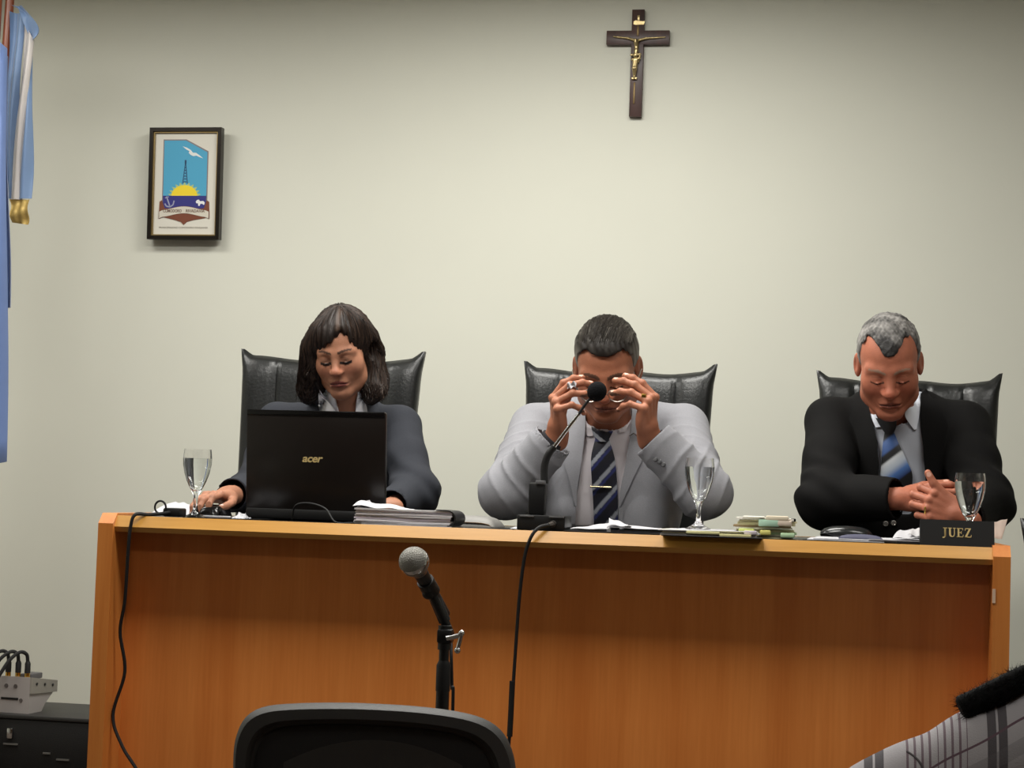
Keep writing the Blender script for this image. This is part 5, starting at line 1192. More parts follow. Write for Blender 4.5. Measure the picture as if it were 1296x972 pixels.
# ============================ woman at the laptop ============================
def woman():
    HF = Frame(rot(3, 19, -5.5), at(433, 447, .56), .92)
    nb = at(437, 535, .70)
    lo = np.array([at(240, 600, .2)[0], .16, DZ+.002]); hi = np.array([at(560, 600, .9)[0]+.04, .92, at(430, 380, .56)[2]+.02])
    B = Field(lo, hi, .0024)
    head(B, HF, nw=.94, jaw=.88, nose=.9, ear=.9)
    B.cone(HF.p((0, .035, -.05)), nb, .047, .052, .03); B.cone(HF.p((0, .0, -.09)), at(437, 540, .655), .036, .05, .03)
    B.ell(at(437, 600, .74), (.11, .075, .15), None, .05)
    SL, SR = at(351, 537, .72), at(506, 540, .72); EL, ER = at(322, 622, .56), at(524, 622, .56)
    WL = at(291, 627, .30); WR = at(492, 643, .37)
    for S_, E_, W_ in ((SL, EL, WL), (SR, ER, WR)):
        B.cone(nb+[0, 0, -.05], S_, .045, .038, .03); B.cone(S_, E_, .034, .03, .02); B.cone(E_, W_, .03, .022, .02)
    WL = WL.copy(); WL[2] = max(WL[2], DZ+.045)
    n1, t1 = hand(B, WL, (-.30, -.95, -.02), (-.05, .05, 1), True, [(12, 30, 25), (18, 30, 25), (16, 30, 25), (20, 32, 25)], [(.55, .8, -.3), (.15, .95, -.25), (-.05, .97, -.2)], sc=.92)
    n2, t2 = hand(B, WR, (-.85, -.45, -.1), (0, -.25, 1), False, [(20, 30, 20)]*4, [(.5, .8, -.3), (.2, .95, -.2), (.1, .95, -.2)], sc=.88)
    V, Q = B.mesh()
    col = with_nails(face_color(HF, (172, 120, 94), (134, 62, 64), (48, 36, 32), (34, 24, 22), browth=.0034, nw=.94, browz=-.001, lasht=.0042, eyeshadow=.8), n1+n2, (236, 206, 196))
    w = grid_obj('person', V, Q, skin_mat('skin_light'), None, col)
    tag(w, 'dark haired woman in charcoal jacket working at the laptop', 'person')
    # hair
    H = Field(HF.t-[.18, .17, .24], HF.t+[.18, .2, .17], .0026); c = HF.sc; p = HF.p
    H.ell(p((0, .022, .046)), np.array((.083, .103, .090))*c, HF.R, 0); H.ell(p((0, -.022, .050)), np.array((.070, .072, .066))*c, HF.R, .02)
    H.ell(p((0, .06, -.03)), np.array((.082, .058, .12))*c, HF.R, .04)
    dn = lambda q, z: HF.p(q)*[1, 1, 0]+[0, 0, HF.t[2]+z]
    CL = [p((-.055, -.035, .075)), p((-.076, -.036, .03)), p((-.083, -.03, -.015)), dn((-.094, -.015, -.05), -.06), dn((-.104, .0, -.08), -.095), dn((-.112, .01, -.1), -.118)]; RL = [.018, .020, .023, .027, .027, .016]; H.chain(CL, RL, .03)
    CR = [p((.06, -.01, .085)), p((.078, .02, .04)), p((.082, .035, -.01)), dn((.084, .03, -.05), -.06), dn((.084, .01, -.08), -.095), dn((.072, -.005, -.1), -.118)]; RR = [.014, .017, .019, .023, .023, .014]; H.chain(CR, RR, .03)
    H.ell(p((.006, -.098, -.048)), np.array((.063, .075, .108))*c, HF.R, .008, 's')
    H.ell(p((.022, -.100, .040)), np.array((.022, .05, .046))*c, HF.R, .02, 's')
    H.ell(p((.093, .006, .0)), np.array((.021, .022, .028))*c, HF.R, .008, 's')
    H.disp(lambda P: .0030*noise3(P, 45, 21)+.0022*np.sin(np.arctan2(P[:, 1]-HF.t[1], P[:, 0]-HF.t[0])*34+2.5*np.sin(P[:, 2]*34)))
    Vh, Qh = H.mesh(); dk = np.array(srgb(30, 23, 20)[:3]); br = np.array(srgb(66, 50, 40)[:3])
    M_h = mat('hair_dark_brown', (40, 30, 26), .5, attr='col', spec=.3)
    hair = grid_obj('hair', Vh, Qh, M_h, w, lambda P: dk+(br-dk)*np.clip(.12+.12*noise3(HF.inv(P), 160, 2)+1.0*np.exp(-((HF.inv(P)[:, 0]-.016)/.006)**2)*(HF.inv(P)[:, 2] > .085)*(HF.inv(P)[:, 1] < .02), 0, 1.6)[:, None])
    mb = MB(); paths = []; cols = []; oc = []; cc = p((0, .015, .02))
    for i in range(2200):
        a = rng.uniform(0, 2*math.pi); top = np.array([.03, -.02, 1.0])
        az = np.array([math.cos(a), math.sin(a), 0]); e1 = az*1.0+np.array([0, 0, -1.7])
        t0 = rng.uniform(0, .65); tt = np.linspace(t0, min(1.0, t0+rng.uniform(.3, .55)), 9)[:, None]
        D = np.where(tt < .5, top*(1-2*tt)+az*2*tt, az*(2-2*tt)+e1*(2*tt-1)); D = D/np.linalg.norm(D, axis=1)[:, None]
        q = surf_dirs(H, HF, (0, .015, .02), D, .05, .26, 110); sd = np.linalg.norm(q-cc, axis=1)
        if sd.min() < .062 or np.abs(np.diff(sd)).max() > .03: continue
        q = q+(q-cc)*rng.uniform(-.004, .028); paths.append(q); g_ = np.clip(abs(rng.normal())*.45, 0, 1.3); cols.append(dk*(1-g_)+br*g_)
    for ch, rr in ((CL, RL), (CR, RR)):
        sp_ = np.array(smoothpath(ch, 5)); rs = np.interp(np.linspace(0, 1, len(sp_)), np.linspace(0, 1, len(rr)), rr)
        for i in range(420):
            a = rng.uniform(0, 2*math.pi); i0 = rng.integers(6, 16); i1 = min(len(sp_), i0+rng.integers(8, 14)); wv = rng.uniform(-.25, .25)
            an = a+wv*np.sin(np.arange(i0, i1)*.5); k_ = rs[i0:i1]*rng.uniform(.97, 1.13)
            q = sp_[i0:i1]+np.stack([np.cos(an)*k_, np.sin(an)*k_, 0*an], 1)
            dr = np.stack([np.cos(an), np.sin(an), 0*an], 1)
            for _ in range(10): q = q+dr*np.clip(.0012-H.sample(q), 0, .01)[:, None]
            if H.sample(q).max() > .008: continue
            q[-1] += rng.normal(size=3)*.004*[1, 1, 2]; paths.append(q); g_ = np.clip(abs(rng.normal())*.45, 0, 1.3); cols.append(dk*(1-g_)+br*g_)
    strands(mb, paths, .0012, cols, oc, 3)
    o = build('hair_strands', mb, M_h, hair, True, fix=False); color_obj(o, oc); o['kind'] = 'stuff'
    # jacket
    M_ch = mat('charcoal_wool', (50, 52, 58), .85, noise=.12, nscale=420, bump=.25, bscale=900, spec=.2)
    J = Field(lo-[.03, 0, 0], hi+[.03, .1, -.1], .0038)
    J.ell(at(437, 630, .75), (.17, .125, .25)); J.ell(at(437, 580, .735), (.155, .115, .13), None, .06)
    for S_ in (SL, SR): J.cone(at(437, 535, .735), S_, .056, .055, .03)
    J.cone(at(415, 523, .75), at(462, 523, .75), .045, .045, .03)
    Jt = J.copy(); S = Jt.copy(); S.a += .010; S.cone(at(437, 530, .69), nb, .052, .062, .02); S.cone(HF.p((0, .0, -.09)), at(437, 540, .655), .047, .064, .02)
    J.cone(HF.p((0, .02, -.09)), nb, .056, .062, 0, 's')
    pix_clip(J, [(400, 460), (404, 510), (410, 560), (428, 700), (440, 700), (452, 560), (463, 510), (470, 460)], .735)
    for s_, S_, E_, W_ in ((-1, SL, EL, WL), (1, SR, ER, WR)):
        J.cone(S_, S_*.5+E_*.5, .057, .053, .014); J.cone(S_*.5+E_*.5, E_, .053, .055, .02); J.ell(E_+[s_*.006, 0, -.004], (.058, .056, .055), None, .03)
        u = nrm(W_-E_); sleeve(J, E_, W_-u*.018, .055, .043, .03, hollow=.07)
    J.disp(lambda P: .0022*noise3(P, 28, 31)+.0014*noise3(P, 62, 32)+sum(np.exp(-(np.linalg.norm(P-(E_+[0, 0, .02]), axis=1)/.09)**2)*.005*np.sin((P[:, 2]*.8+P[:, 0]*.5)*110+2*np.sin(P[:, 1]*25)) for E_ in (EL, ER)))
    Vj, Qj = J.mesh(); jk = grid_obj('jacket', Vj, Qj, M_ch, w)
    for L_, R_ in (([(396, 490), (388, 520), (386, 560), (410, 640)], [(403, 490), (404, 520), (412, 570), (424, 640)]), ([(464, 490), (463, 520), (454, 570), (444, 640)], [(470, 490), (480, 520), (484, 560), (460, 640)])):
        build('lapel', drape(Jt, L_, R_, off=.001, thick=.006), M_ch, jk, True, angle=50)
    pix_clip(S, [(394, 480), (390, 720), (480, 720), (478, 480)], inside=True)
    S2 = S.copy(); S2.cone(HF.p((0, .02, -.085)), HF.p((0, .02, -.085))*.4+nb*.6, .058, .062, 0, 's')
    pix_clip(S2, [(415, 470), (430, 524), (440, 560), (449, 526), (455, 470)], .70)
    Vs, Qs = S2.mesh(); Mw = mat('shirt_white', (232, 232, 236), .75, bump=.1, bscale=900); sh = grid_obj('shirt', Vs, Qs, Mw, w)
    build('collar_flap', drape(S, [(403, 491), (403, 505), (404, 525)], [(409, 500), (420, 514), (431, 529)], off=.012, thick=.004), Mw, sh, True, angle=50)
    build('collar_flap', drape(S, [(457, 508), (452, 516), (447, 529)], [(463, 500), (463, 512), (462, 527)], off=.012, thick=.004), Mw, sh, True, angle=50)
    trousers(w, np.array([nb[0], .82, DAIS+.5]), [np.array([nb[0]-.11, .42, DAIS+.50]), np.array([nb[0]+.11, .42, DAIS+.50])], [np.array([nb[0]-.11, .38, DAIS+.1]), np.array([nb[0]+.11, .38, DAIS+.1])], M_ch)
    shoes(w, [np.array([nb[0]-.11, .38, DAIS]), np.array([nb[0]+.11, .38, DAIS])])
    # mouse under the hand
    mp_ = np.array([at(272, 640, .2)[0], .205, DZ+.007])
    def mfn(u, v):
        e = math.sqrt(max(0, 1-(2*u-1)**4))*math.sqrt(max(0, 1-(2*v-1)**4)); return (mp_[0]+(u-.5)*.060*(1-.15*(2*v-1)**2), mp_[1]+(v-.5)*.105, mp_[2]+.026*e)
    ms = thing('computer_mouse', 'black computer mouse under the woman\'s hand', 'mouse', tuple(mp_))
    build('shell', MB().grid(mfn, 14, 16, thick=(0, 0, -.002)), M_black_gloss, ms, True, angle=60)
    build('base', MB().box(mp_[0]-.026, mp_[0]+.026, mp_[1]-.046, mp_[1]+.046, mp_[2]-.001, mp_[2]+.004, bev=.002), M_rubber, ms, True)
    build('wheel', MB().tube([(mp_[0]-.003, mp_[1]-.03, mp_[2]+.024), (mp_[0]+.003, mp_[1]-.03, mp_[2]+.024)], .006, 14), mat('wheel_grey', (120, 120, 122), .5), ms, True)
woman()

# ============================ man in the black suit ============================
def black_man():
    HF = Frame(rot(1, 28, -3), at(1125, 463, .55), 1.0)
    nb = at(1130, 535, .69)
    lo = np.array([at(1005, 600, .2)[0], .2, DZ+.002]); hi = np.array([at(1292, 600, .9)[0]+.05, .92, at(1125, 390, .55)[2]+.03])
    B = Field(lo, hi, .0024)
    head(B, HF, nw=.98, jaw=.95, nose=1.02, ear=1.05)
    B.cone(HF.p((0, .03, -.05)), nb, .052, .06, .03)
    B.ell(at(1135, 610, .74), (.13, .085, .17), None, .05)
    SL, SR = at(1052, 535, .71), at(1222, 540, .71); EL, ER = at(1047, 632, .50), at(1243, 636, .50)
    WL = at(1138, 631, .40); WR = at(1219, 655, .30)
    for S_, E_, W_ in ((SL, EL, WL), (SR, ER, WR)):
        B.cone(nb+[0, 0, -.05], S_, .05, .045, .03); B.cone(S_, E_, .042, .036, .02); B.cone(E_, W_, .036, .025, .02)
    n1, t1 = hand(B, WL, (.93, -.10, .12), (-.12, -.80, .55), True, [(14, 18, 12)]*4, [(.45, .85, -.2), (.2, .95, -.2), (.1, 1, -.1)], sc=.98)
    n2, t2 = hand(B, WR+np.array([0, -.012, 0]), (-.93, -.05, .33), (-.05, -.97, .05), False, [(42, 56, 30), (42, 56, 30), (44, 56, 30), (46, 56, 30)], [(.28, .95, .12), (.42, .9, .05), (.66, .75, .0)], sc=1.0)
    V, Q = B.mesh()
    col = with_nails(face_color(HF, (172, 106, 82), (124, 68, 58), (156, 130, 112), (70, 46, 38), browth=.0036, browz=-.004), n1+n2, (222, 170, 150))
    m = grid_obj('person', V, Q, skin_mat('skin_ruddy'), None, col)
    tag(m, 'man in black suit with short grey hair looking down, hands clasped', 'person')
    H = Field(HF.t-.19, HF.t+.19, .0024)
    H.ell(HF.p((0, .019, .044)), np.array((.0775, .098, .0835)), HF.R, 0); H.ell(HF.p((0, -.018, .034)), np.array((.0655, .0715, .068)), HF.R, .02)
    def keep(g):
        L = HF.inv(g); x = np.abs(L[..., 0]-.002); y = L[..., 1]; z = L[..., 2]
        zh = .060+1.25*np.clip(x-.012, 0, .026)-1.5*np.clip(x-.052, 0, 1)
        ys = np.interp(z, [-.08, -.03, -.012, .02, .05, .09], [.05, .045, -.004, -.016, -.02, -.02])
        return -np.maximum(np.minimum(zh-z, ys-y), -.085-z)
    H.fn(keep, op='s', k=.006)
    H.disp(lambda P: .0013*noise3(P, 190, 41)+.0012*noise3(P, 420, 42))
    Vh, Qh = H.mesh(); dk, gy = np.array(srgb(30, 27, 26)[:3]), np.array(srgb(150, 146, 142)[:3])
    def hc(P):
        L = HF.inv(P); side = np.clip((np.abs(L[:, 0])-.045)/.025, 0, 1); tuft = np.exp(-((L[:, 0]/.03)**2+((L[:, 2]-.075)/.028)**2+((L[:, 1]+.06)/.035)**2))
        g_ = np.clip(.42+.35*side-.9*tuft-.35*np.exp(-(((L[:, 0]-.066)/.016)**2+((L[:, 2]-.06)/.03)**2))+.24*noise3(L, 120, 5)+.2*noise3(L, 600, 6), 0, 1); return dk*(1-g_[:, None])+gy*g_[:, None]
    M_h = mat('hair_short_grey', (90, 88, 86), .6, attr='col', bump=.9, bscale=520)
    grid_obj('hair', Vh, Qh, M_h, m, hc)
    M_bk = mat('black_suit_wool', (11, 10, 10), .85, noise=.12, nscale=420, bump=.25, bscale=900, spec=.2)
    J = Field(lo-[.03, 0, 0], hi+[.03, .1, -.09], .0038)
    J.ell(at(1138, 630, .75), (.20, .145, .26)); J.ell(at(1138, 575, .735), (.18, .13, .14), None, .06)
    for S_ in (SL, SR): J.cone(at(1135, 532, .725), S_, .066, .062, .035)
    J.cone(at(1105, 515, .74), at(1160, 515, .74), .05, .05, .03)
    Jt = J.copy(); S = Jt.copy(); S.a += .011; S.cone(at(1132, 530, .66), nb, .058, .07, .02)
    J.cone(HF.p((0, .02, -.09)), nb, .063, .068, 0, 's')
    pix_clip(J, [(1086, 460), (1099, 515), (1110, 560), (1113, 612), (1132, 650), (1152, 650), (1171, 612), (1167, 560), (1164, 515), (1172, 460)], .735)
    for s_, S_, E_, W_ in ((-1, SL, EL, WL), (1, SR, ER, WR)):
        J.cone(S_, S_*.5+E_*.5, .066, .064, .018); J.cone(S_*.5+E_*.5, E_, .064, .068, .02); J.ell(E_+[s_*.004, 0, -.006], (.068, .066, .062), None, .03)
        u = nrm(W_-E_); sleeve(J, E_, W_-u*.008, .066, .050 if s_ < 0 else .048, .03, hollow=.08)
    J.disp(lambda P: .0022*noise3(P, 27, 51)+.0014*noise3(P, 60, 52)+sum(np.exp(-(np.linalg.norm(P-(E_+[0, 0, .04]), axis=1)/.09)**2)*.0055*np.sin((P[:, 2]*.8+P[:, 0]*.5)*105+2*np.sin(P[:, 1]*25)) for E_ in (EL, ER)))
    Vj, Qj = J.mesh(); jk = grid_obj('jacket', Vj, Qj, M_bk, m)
    build('lapel', drape(Jt, [(1090, 498), (1078, 520), (1072, 548), (1085, 590), (1108, 640)], [(1098, 505), (1101, 522), (1110, 560), (1112, 600), (1114, 640)], off=.001, thick=.006), M_bk, jk, True, angle=50)
    build('lapel', drape(Jt, [(1165, 498), (1165, 522), (1168, 560), (1171, 600), (1173, 640)], [(1172, 492), (1190, 520), (1200, 545), (1194, 590), (1180, 640)], off=.001, thick=.006), M_bk, jk, True, angle=50)
    for q in ((1121, 663), (1131, 662)):
        h_ = hit(J, *q)
        if h_ is not None: button(jk, h_+[0, -.001, 0], .007, mat('button_silver', (196, 192, 186), .25, metal=.9), (0, -1, .1), 'cuff_button')
    pix_clip(S, [(1090, 495), (1092, 720), (1190, 720), (1180, 495)], inside=True)
    S2 = S.copy(); S2.cone(HF.p((0, .02, -.085)), HF.p((0, .02, -.085))*.5+nb*.5, .06, .063, 0, 's')
    Vs, Qs = S2.mesh(); Ms = mat('shirt_bluegrey', (172, 176, 186), .75, bump=.1, bscale=900); sh = grid_obj('shirt', Vs, Qs, Ms, m)
    Mcw = mat('collar_white', (226, 230, 240), .7)
    build('collar_flap', drape(S, [(1100, 512), (1101, 524), (1108, 541)], [(1106, 516), (1110, 528), (1117, 540)], off=.003, thick=.004), Mcw, sh, True, angle=50)
    build('collar_flap', drape(S, [(1154, 508), (1147, 518), (1146, 528), (1157, 544)], [(1163, 500), (1165, 512), (1163, 528), (1160, 543)], off=.003, thick=.004), Mcw, sh, True, angle=50)
    Mt = mat('tie_silk', (30, 30, 50), .45)
    def paint(o):
        co = np.array([v.co[:] for v in o.data.vertices]); x_, y_, _ = projv(co); t = (y_+.75*(x_-1130))
        ks = [535, 548, 552, 566, 569, 577, 580, 592, 602, 612, 614, 640]; cl = [(26, 26, 30), (26, 26, 30), (60, 92, 150), (54, 84, 140), (18, 18, 20), (18, 18, 20), (200, 204, 208), (176, 186, 200), (74, 112, 172), (40, 62, 110), (16, 16, 18), (16, 16, 18)]
        L_ = np.array([srgb(*c)[:3] for c in cl]); color_obj(o, np.stack([np.interp(t, ks, L_[:, d]) for d in range(3)], 1))
    tie = build('tie', drape(S, [(1120, 543), (1117, 564), (1115, 590), (1113, 615), (1112, 640)], [(1131, 546), (1137, 560), (1148, 584), (1155, 604), (1150, 640)], nu=28, nv=80, off=.003, thick=.006, bulge=.004), Mt, m, True, fix=False, angle=60); paint(tie)
    kn = build('knot', drape(S, [(1108, 529), (1113, 538), (1119, 547)], [(1135, 532), (1134, 541), (1131, 549)], nu=16, nv=20, off=.004, thick=.009, bulge=.005), Mt, tie, True, fix=False, angle=60); paint(kn)
    trousers(m, np.array([nb[0], .80, DAIS+.5]), [np.array([nb[0]-.13, .40, DAIS+.50]), np.array([nb[0]+.13, .40, DAIS+.50])], [np.array([nb[0]-.14, .36, DAIS+.1]), np.array([nb[0]+.14, .36, DAIS+.1])], M_bk)
    shoes(m, [np.array([nb[0]-.14, .36, DAIS]), np.array([nb[0]+.14, .36, DAIS])])
    rh = hit(B, 1171, 646)
    if rh is not None: build('ring', MB().tube([rh+[.0, -.001+.0, .008], rh+[-.001, -.0035, 0], rh+[0, -.001, -.008]], .0022, 8), M_gold, m, True)
black_man()
# ---------------------------------------------------------------- crucifix on the wall
cxp = at(806, 80, WALL_Y-.02); kx = 1/pxm(cxp)
def cz(zx, zy): return ((zx-403)/6.07*kx, -(zy-480)/6.07*kx)     # survey crop units to metres about the cross centre
c_at = at(740+403/6.07, 480/6.07, WALL_Y-.012)
CM = T(c_at[0], WALL_Y-.012, c_at[2]) @ RY(.1)
cru = thing('crucifix', 'dark wooden crucifix with brass figure high on the wall', 'crucifix', tuple(c_at))
def bar(x0, x1, y0, y1, d0, d1):
    a, b = cz(x0, y1), cz(x1, y0); return MB().box(a[0], b[0], d0, d1, a[1], b[1], bev=.0012)
upr = build('upright', xf(bar(355, 451, 72, 905, -.010, .012), CM), M_darkwood, cru, True)
build('crossbar', xf(bar(162, 648, 236, 345, -.0102, .0118), CM), M_darkwood, cru, True)
fg = Field(np.array([-.08, -.044, -.075]), np.array([.1, -.004, .105]), .0012)
def Z(zx, zy, d): a, b = cz(zx, zy); return np.array([a, -.012-d, b])
fg.chain([Z(190, 280, .001), Z(250, 290, .003), Z(330, 300, .006), Z(385, 318, .009)], [.0022, .0028, .0034, .0042], .003)
fg.chain([Z(616, 292, .001), Z(555, 296, .003), Z(470, 302, .006), Z(412, 318, .009)], [.0022, .0028, .0034, .0042], .003)
fg.ell(Z(393, 338, .016), (.0058, .0062, .0072), None, .002); fg.cone(Z(392, 322, .018), Z(398, 356, .018), .0055, .003, .002)
fg.cone(Z(398, 330, .009), Z(400, 400, .011), .0075, .0062, .004); fg.cone(Z(400, 400, .011), Z(395, 440, .012), .0060, .0066, .004)
fg.cone(Z(362, 435, .012), Z(430, 430, .012), .0040, .0046, .003); fg.cone(Z(372, 470, .012), Z(428, 460, .012), .0046, .004, .003); fg.cone(Z(428, 445, .012), Z(420, 490, .010), .003, .0018, .003)
fg.cone(Z(388, 470, .012), Z(383, 540, .016), .0052, .0044, .003); fg.cone(Z(404, 470, .012), Z(400, 540, .017), .0052, .0044, .003)
fg.cone(Z(383, 540, .016), Z(388, 598, .008), .0042, .003, .003); fg.cone(Z(400, 540, .017), Z(393, 598, .010), .0042, .003, .003); fg.cone(Z(390, 598, .008), Z(390, 612, .013), .0032, .0028, .002)
Vf, Qf = fg.mesh(); Vf = np.array([tuple(CM @ Vector(v)) for v in Vf]); grid_obj('brass_figure', Vf, Qf, M_brass, cru)
build('foot_rest', xf(bar(368, 410, 604, 622, -.020, -.010), CM), M_brass, cru, True)
build('scroll_plate', xf(MB().prism([cz(*q) for q in ((368, 168), (384, 160), (440, 168), (456, 164), (450, 192), (386, 194), (370, 190))], -.0135, -.010), CM), M_brass, cru, True, smooth=False)
build('top_ornament', xf(bar(396, 416, 118, 160, -.013, -.010), CM), M_brass, cru, True)
build('neck_strip', xf(bar(396, 412, 196, 280, -.012, -.010), CM), mat('brass_dull', (110, 92, 62), .45, metal=.8), cru, True)
build('lower_strip', xf(bar(383, 397, 640, 808, -.0115, -.010), CM), MATS['brass_dull'], cru, True)

# ---------------------------------------------------------------- spectator at the lower right, seen from behind
def plaid():
    m = bpy.data.materials.new('plaid_cloth'); m.use_nodes = True; nt = m.node_tree; b = nt.nodes['Principled BSDF']; b.inputs['Roughness'].default_value = .9
    b.inputs['Specular IOR Level'].default_value = .2
    tc = nt.nodes.new('ShaderNodeTexCoord'); sp = nt.nodes.new('ShaderNodeSeparateXYZ'); nt.links.new(tc.outputs['Object'], sp.inputs[0])
    def math_(op, a, b_=None, c=None):
        n = nt.nodes.new('ShaderNodeMath'); n.operation = op
        for i, v in enumerate((a, b_, c)):
            if v is None: continue
            if isinstance(v, (int, float)): n.inputs[i].default_value = v
            else: nt.links.new(v, n.inputs[i])
        return n.outputs[0]
    def band(src, per, c, hw, ph=0.0):     # 1 inside a stripe
        fr = math_('FRACT', math_('MULTIPLY_ADD', src, 1/per, ph)); return math_('LESS_THAN', math_('ABSOLUTE', math_('SUBTRACT', fr, c)), hw)
    x, z, y = sp.outputs[0], sp.outputs[2], sp.outputs[1]
    along = math_('MULTIPLY_ADD', x, -.55, math_('ADD', z, math_('MULTIPLY', y, -.2)))
    def mixc(fac, c1, c2):
        n = nt.nodes.new('ShaderNodeMix'); n.data_type = 'RGBA'; nt.links.new(fac, n.inputs[0])
        for i, c in ((6, c1), (7, c2)):
            if isinstance(c, tuple): n.inputs[i].default_value = c
            else: nt.links.new(c, n.inputs[i])
        return n.outputs[2]
    base = srgb(186, 182, 186)
    PX = float(atd(1258, 920, 1.9)[0]); P = .118; ph = .5-(PX/P) % 1
    grp = band(x, P, .88, .13, ph); grp2 = band(x, P, .14, .12, ph); fine = band(x, .0072, .5, .16)
    c = mixc(math_('MULTIPLY', math_('MAXIMUM', grp, grp2), fine), base, srgb(124, 108, 116))
    dk = math_('MAXIMUM', band(x, P, .455, .036, ph), band(x, P, .545, .036, ph)); c = mixc(dk, c, srgb(98, 94, 98))
    ln = band(along, .075, .5, .014); c = mixc(ln, c, srgb(112, 90, 100)); ln2 = band(along, .075, .2, .10); c = mixc(math_('MULTIPLY', ln2, .35), c, srgb(120, 116, 120))
    nt.links.new(c, b.inputs['Base Color'])
    n = nt.nodes.new('ShaderNodeTexNoise'); n.inputs['Scale'].default_value = 700; bp = nt.nodes.new('ShaderNodeBump'); bp.inputs['Strength'].default_value = .25; bp.inputs['Distance'].default_value = .002
    nt.links.new(tc.outputs['Object'], n.inputs['Vector']); nt.links.new(n.outputs['Fac'], bp.inputs['Height']); nt.links.new(bp.outputs[0], b.inputs['Normal'])
    return m
def spectator():
    D = 1.9; q = lambda x, y, d=0: atd(x, y, D+d)
    HF = Frame(rot(172, 8, 0), q(1455, 640, .05), 1.0); nb = q(1450, 900, .0)
    SL = q(1112, 1040); SR = nb+(nb-SL)*[1, 1, 0]+[0, 0, SL[2]-nb[2]]
    lo = np.minimum(SL, SR)-[.1, .25, .62]; hi = np.maximum(SL, SR)+[.1, .3, .6]; hi[2] = HF.t[2]+.17; lo[2] = .38
    B = Field(lo, hi, .005); head(B, HF); B.cone(HF.p((0, .03, -.05)), nb+[0, .02, -.02], .053, .06, .03); tc = nb+[0, .03, -.25]
    B.ell(tc, (.13, .085, .22), None, .05); B.cone(nb+[0, 0, -.06], SL, .04, .035, .03); B.cone(nb+[0, 0, -.06], SR, .04, .035, .03)
    EL, ER = SL+[-.03, .08, -.27], SR+[.03, .08, -.27]; WL, WR = EL+[.1, .22, -.02], ER+[-.1, .22, -.02]
    for S_, E_, W_ in ((SL, EL, WL), (SR, ER, WR)): B.cone(S_, E_, .035, .03, .02); B.cone(E_, W_, .03, .024, .02)
    hand(B, WL, (.5, .85, -.1), (0, .1, 1), False, [(20, 25, 15)]*4, [(.5, .8, -.3), (.2, .95, -.2), (.1, .95, -.2)]); hand(B, WR, (-.5, .85, -.1), (0, .1, 1), True, [(20, 25, 15)]*4, [(.5, .8, -.3), (.2, .95, -.2), (.1, .95, -.2)])
    V, Q = B.mesh(); sp = grid_obj('person', V, Q, skin_mat('skin_spectator'), None, face_color(HF, (200, 140, 110), (150, 90, 80), (50, 40, 36), (40, 30, 28)))
    tag(sp, 'spectator in grey plaid coat seen from behind at the lower right corner', 'person')
    H = Field(HF.t-.17, HF.t+.17, .005); H.ell(HF.p((0, .022, .045)), (.081, .103, .088), HF.R); H.ell(HF.p((0, .05, -.02)), (.075, .055, .08), HF.R, .03)
    H.disp(lambda P: .003*noise3(P, 60, 81)+.0015*noise3(P, 160, 82))
    Vh, Qh = H.mesh(); grid_obj('hair', Vh, Qh, mat('hair_spectator', (36, 28, 24), .5, bump=.6, bscale=300), sp)
    J = Field(lo-.04, hi+[.04, .04, -.18], .005)
    J.ell(tc, (.185, .13, .30)); J.chain([nb+[0, .01, -.035], q(1330, 934), q(1250, 968), q(1158, 1012), SL], .052, .02); J.cone(nb+[0, .01, -.035], SR, .052, .052, .05)
    for S_, E_, W_ in ((SL, EL, WL), (SR, ER, WR)): J.cone(S_, E_, .056, .056, .025); sleeve(J, E_, W_, .056, .045, .02)
    J.cone(HF.p((0, .03, -.09)), nb+[0, .01, .02], .066, .066, .01, 's')
    J.disp(lambda P: .0025*noise3(P, 22, 71)+.0012*noise3(P, 50, 72))
    Vj, Qj = J.mesh(); jk = grid_obj('coat', Vj, Qj, plaid(), sp)
    # dark seam piping on the shoulder
    hp = hits(J, [(1148, 951), (1158, 958), (1166, 968), (1172, 985)])
    if not np.isnan(hp).any(): build('shoulder_seam', MB().tube(smoothpath(list(hp+[0, -.0005, .0]), 4), .0012, 6), mat('seam_grey', (86, 80, 84), .8), jk, True)
    # fur trim of the hood lying on the shoulder
    pth = smoothpath([q(1215, 897, -.012), q(1240, 886, -.012), q(1270, 871, -.012), q(1300, 857, -.012), q(1345, 842, -.02), q(1400, 832, -.035), q(1460, 830, -.04), q(1530, 842, -.03), q(1600, 868, -.015), q(1680, 905, -.01)], 8)
    fur = MB().tube(pth, [.0095]+[.0125]*(len(pth)-2)+[.010], 14)
    M_fur = mat('fur_black', (20, 20, 21), .8, noise=.3, nscale=300, spec=.2)
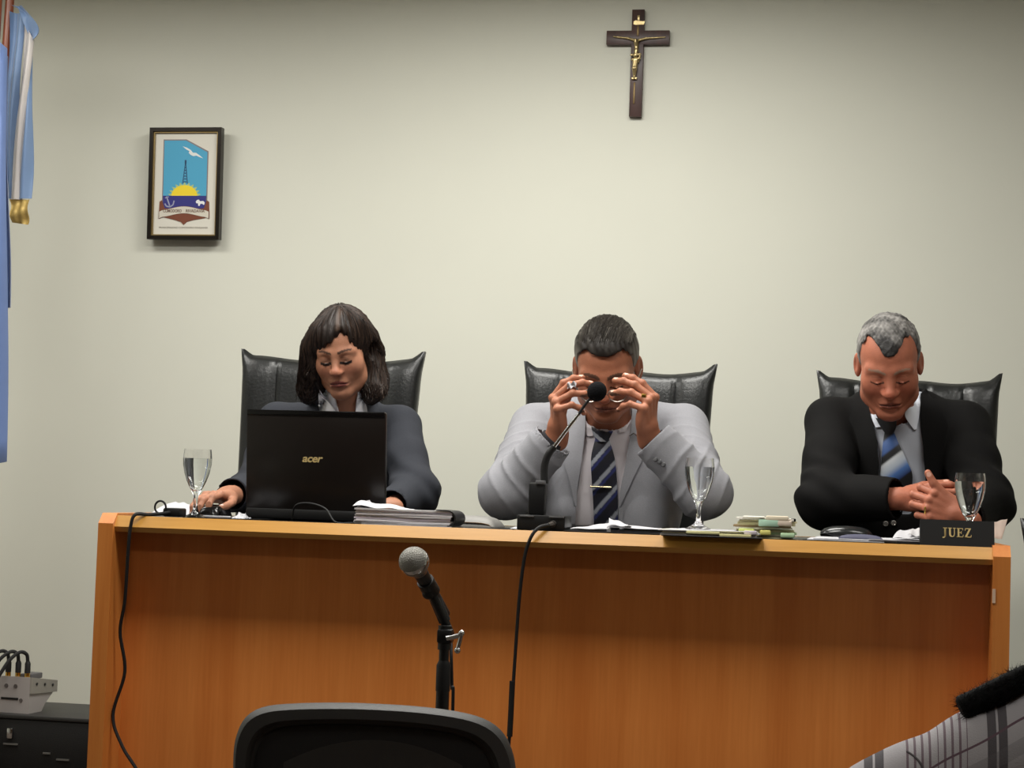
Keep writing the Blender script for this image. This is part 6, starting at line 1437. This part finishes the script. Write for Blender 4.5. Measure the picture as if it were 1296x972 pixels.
    trim = build('fur_trim', fur, M_fur, sp, True)
    mb = MB(); P = np.array(pth)
    for i in range(4200):
        t = rng.uniform(0, len(P)-1.001); j = int(t); c = P[j]+(P[j+1]-P[j])*(t-j); ax_ = nrm(P[j+1]-P[j]); v = rng.normal(size=3); v = nrm(v-ax_*(v@ax_)); o_ = c+v*.0115
        if t < 1.2: v = nrm(v-ax_*1.2)
        tip = o_+(v*.5+ax_*rng.normal()*.5+rng.normal(size=3)*.25)*.0085; s_ = np.cross(v, ax_)*.0008
        mb.add([o_-s_, o_+s_, tip], [(0, 1, 2)])
    o = build('fur_hairs', mb, M_fur, trim, True, smooth=False, fix=False); o['kind'] = 'stuff'
    # trousers and a simple bench seat carry the sitter
    hip = np.array([nb[0], nb[1]+.02, .50]); F = Field(hip-[.3, .2, .5], hip+[.3, .65, .2], .016)
    F.ell(hip, (.17, .13, .12))
    for s_ in (-1, 1): F.cone(hip+[s_*.09, .03, -.02], hip+[s_*.12, .42, .0], .085, .065, .04); F.cone(hip+[s_*.12, .42, 0], hip+[s_*.12, .42, -.42], .06, .048, .02)
    Vt, Qt = F.mesh(); grid_obj('trousers', Vt, Qt, mat('trousers_dark', (40, 42, 50), .8), sp)
    for s_ in (-1, 1):
        fx_ = hip+[s_*.12, .46, 0]
        build('shoe', MB().grid(lambda u, v: (fx_[0]+(u-.5)*.09*(1-.3*(2*v-1)**2), fx_[1]-.08+.26*v, .004+.07*(1-(2*u-1)**2)**.5*(1-.45*v)), 8, 10, thick=(0, 0, -.002)), M_black_gloss, sp, True)
    st = thing('wooden_bench', 'plain wooden seat bench under the plaid coated spectator', 'bench', (hip[0], hip[1], 0))
    build('seat', MB().box(hip[0]-.5, hip[0]+.6, hip[1]-.2, hip[1]+.22, .36, .40, bev=.006), M_side, st, True)
    for sx in (-.42, .52):
        for sy in (-.15, .17): build('leg', MB().box(hip[0]+sx-.025, hip[0]+sx+.025, hip[1]+sy-.025, hip[1]+sy+.025, 0, .36, bev=.004), M_side, st, True)
spectator()
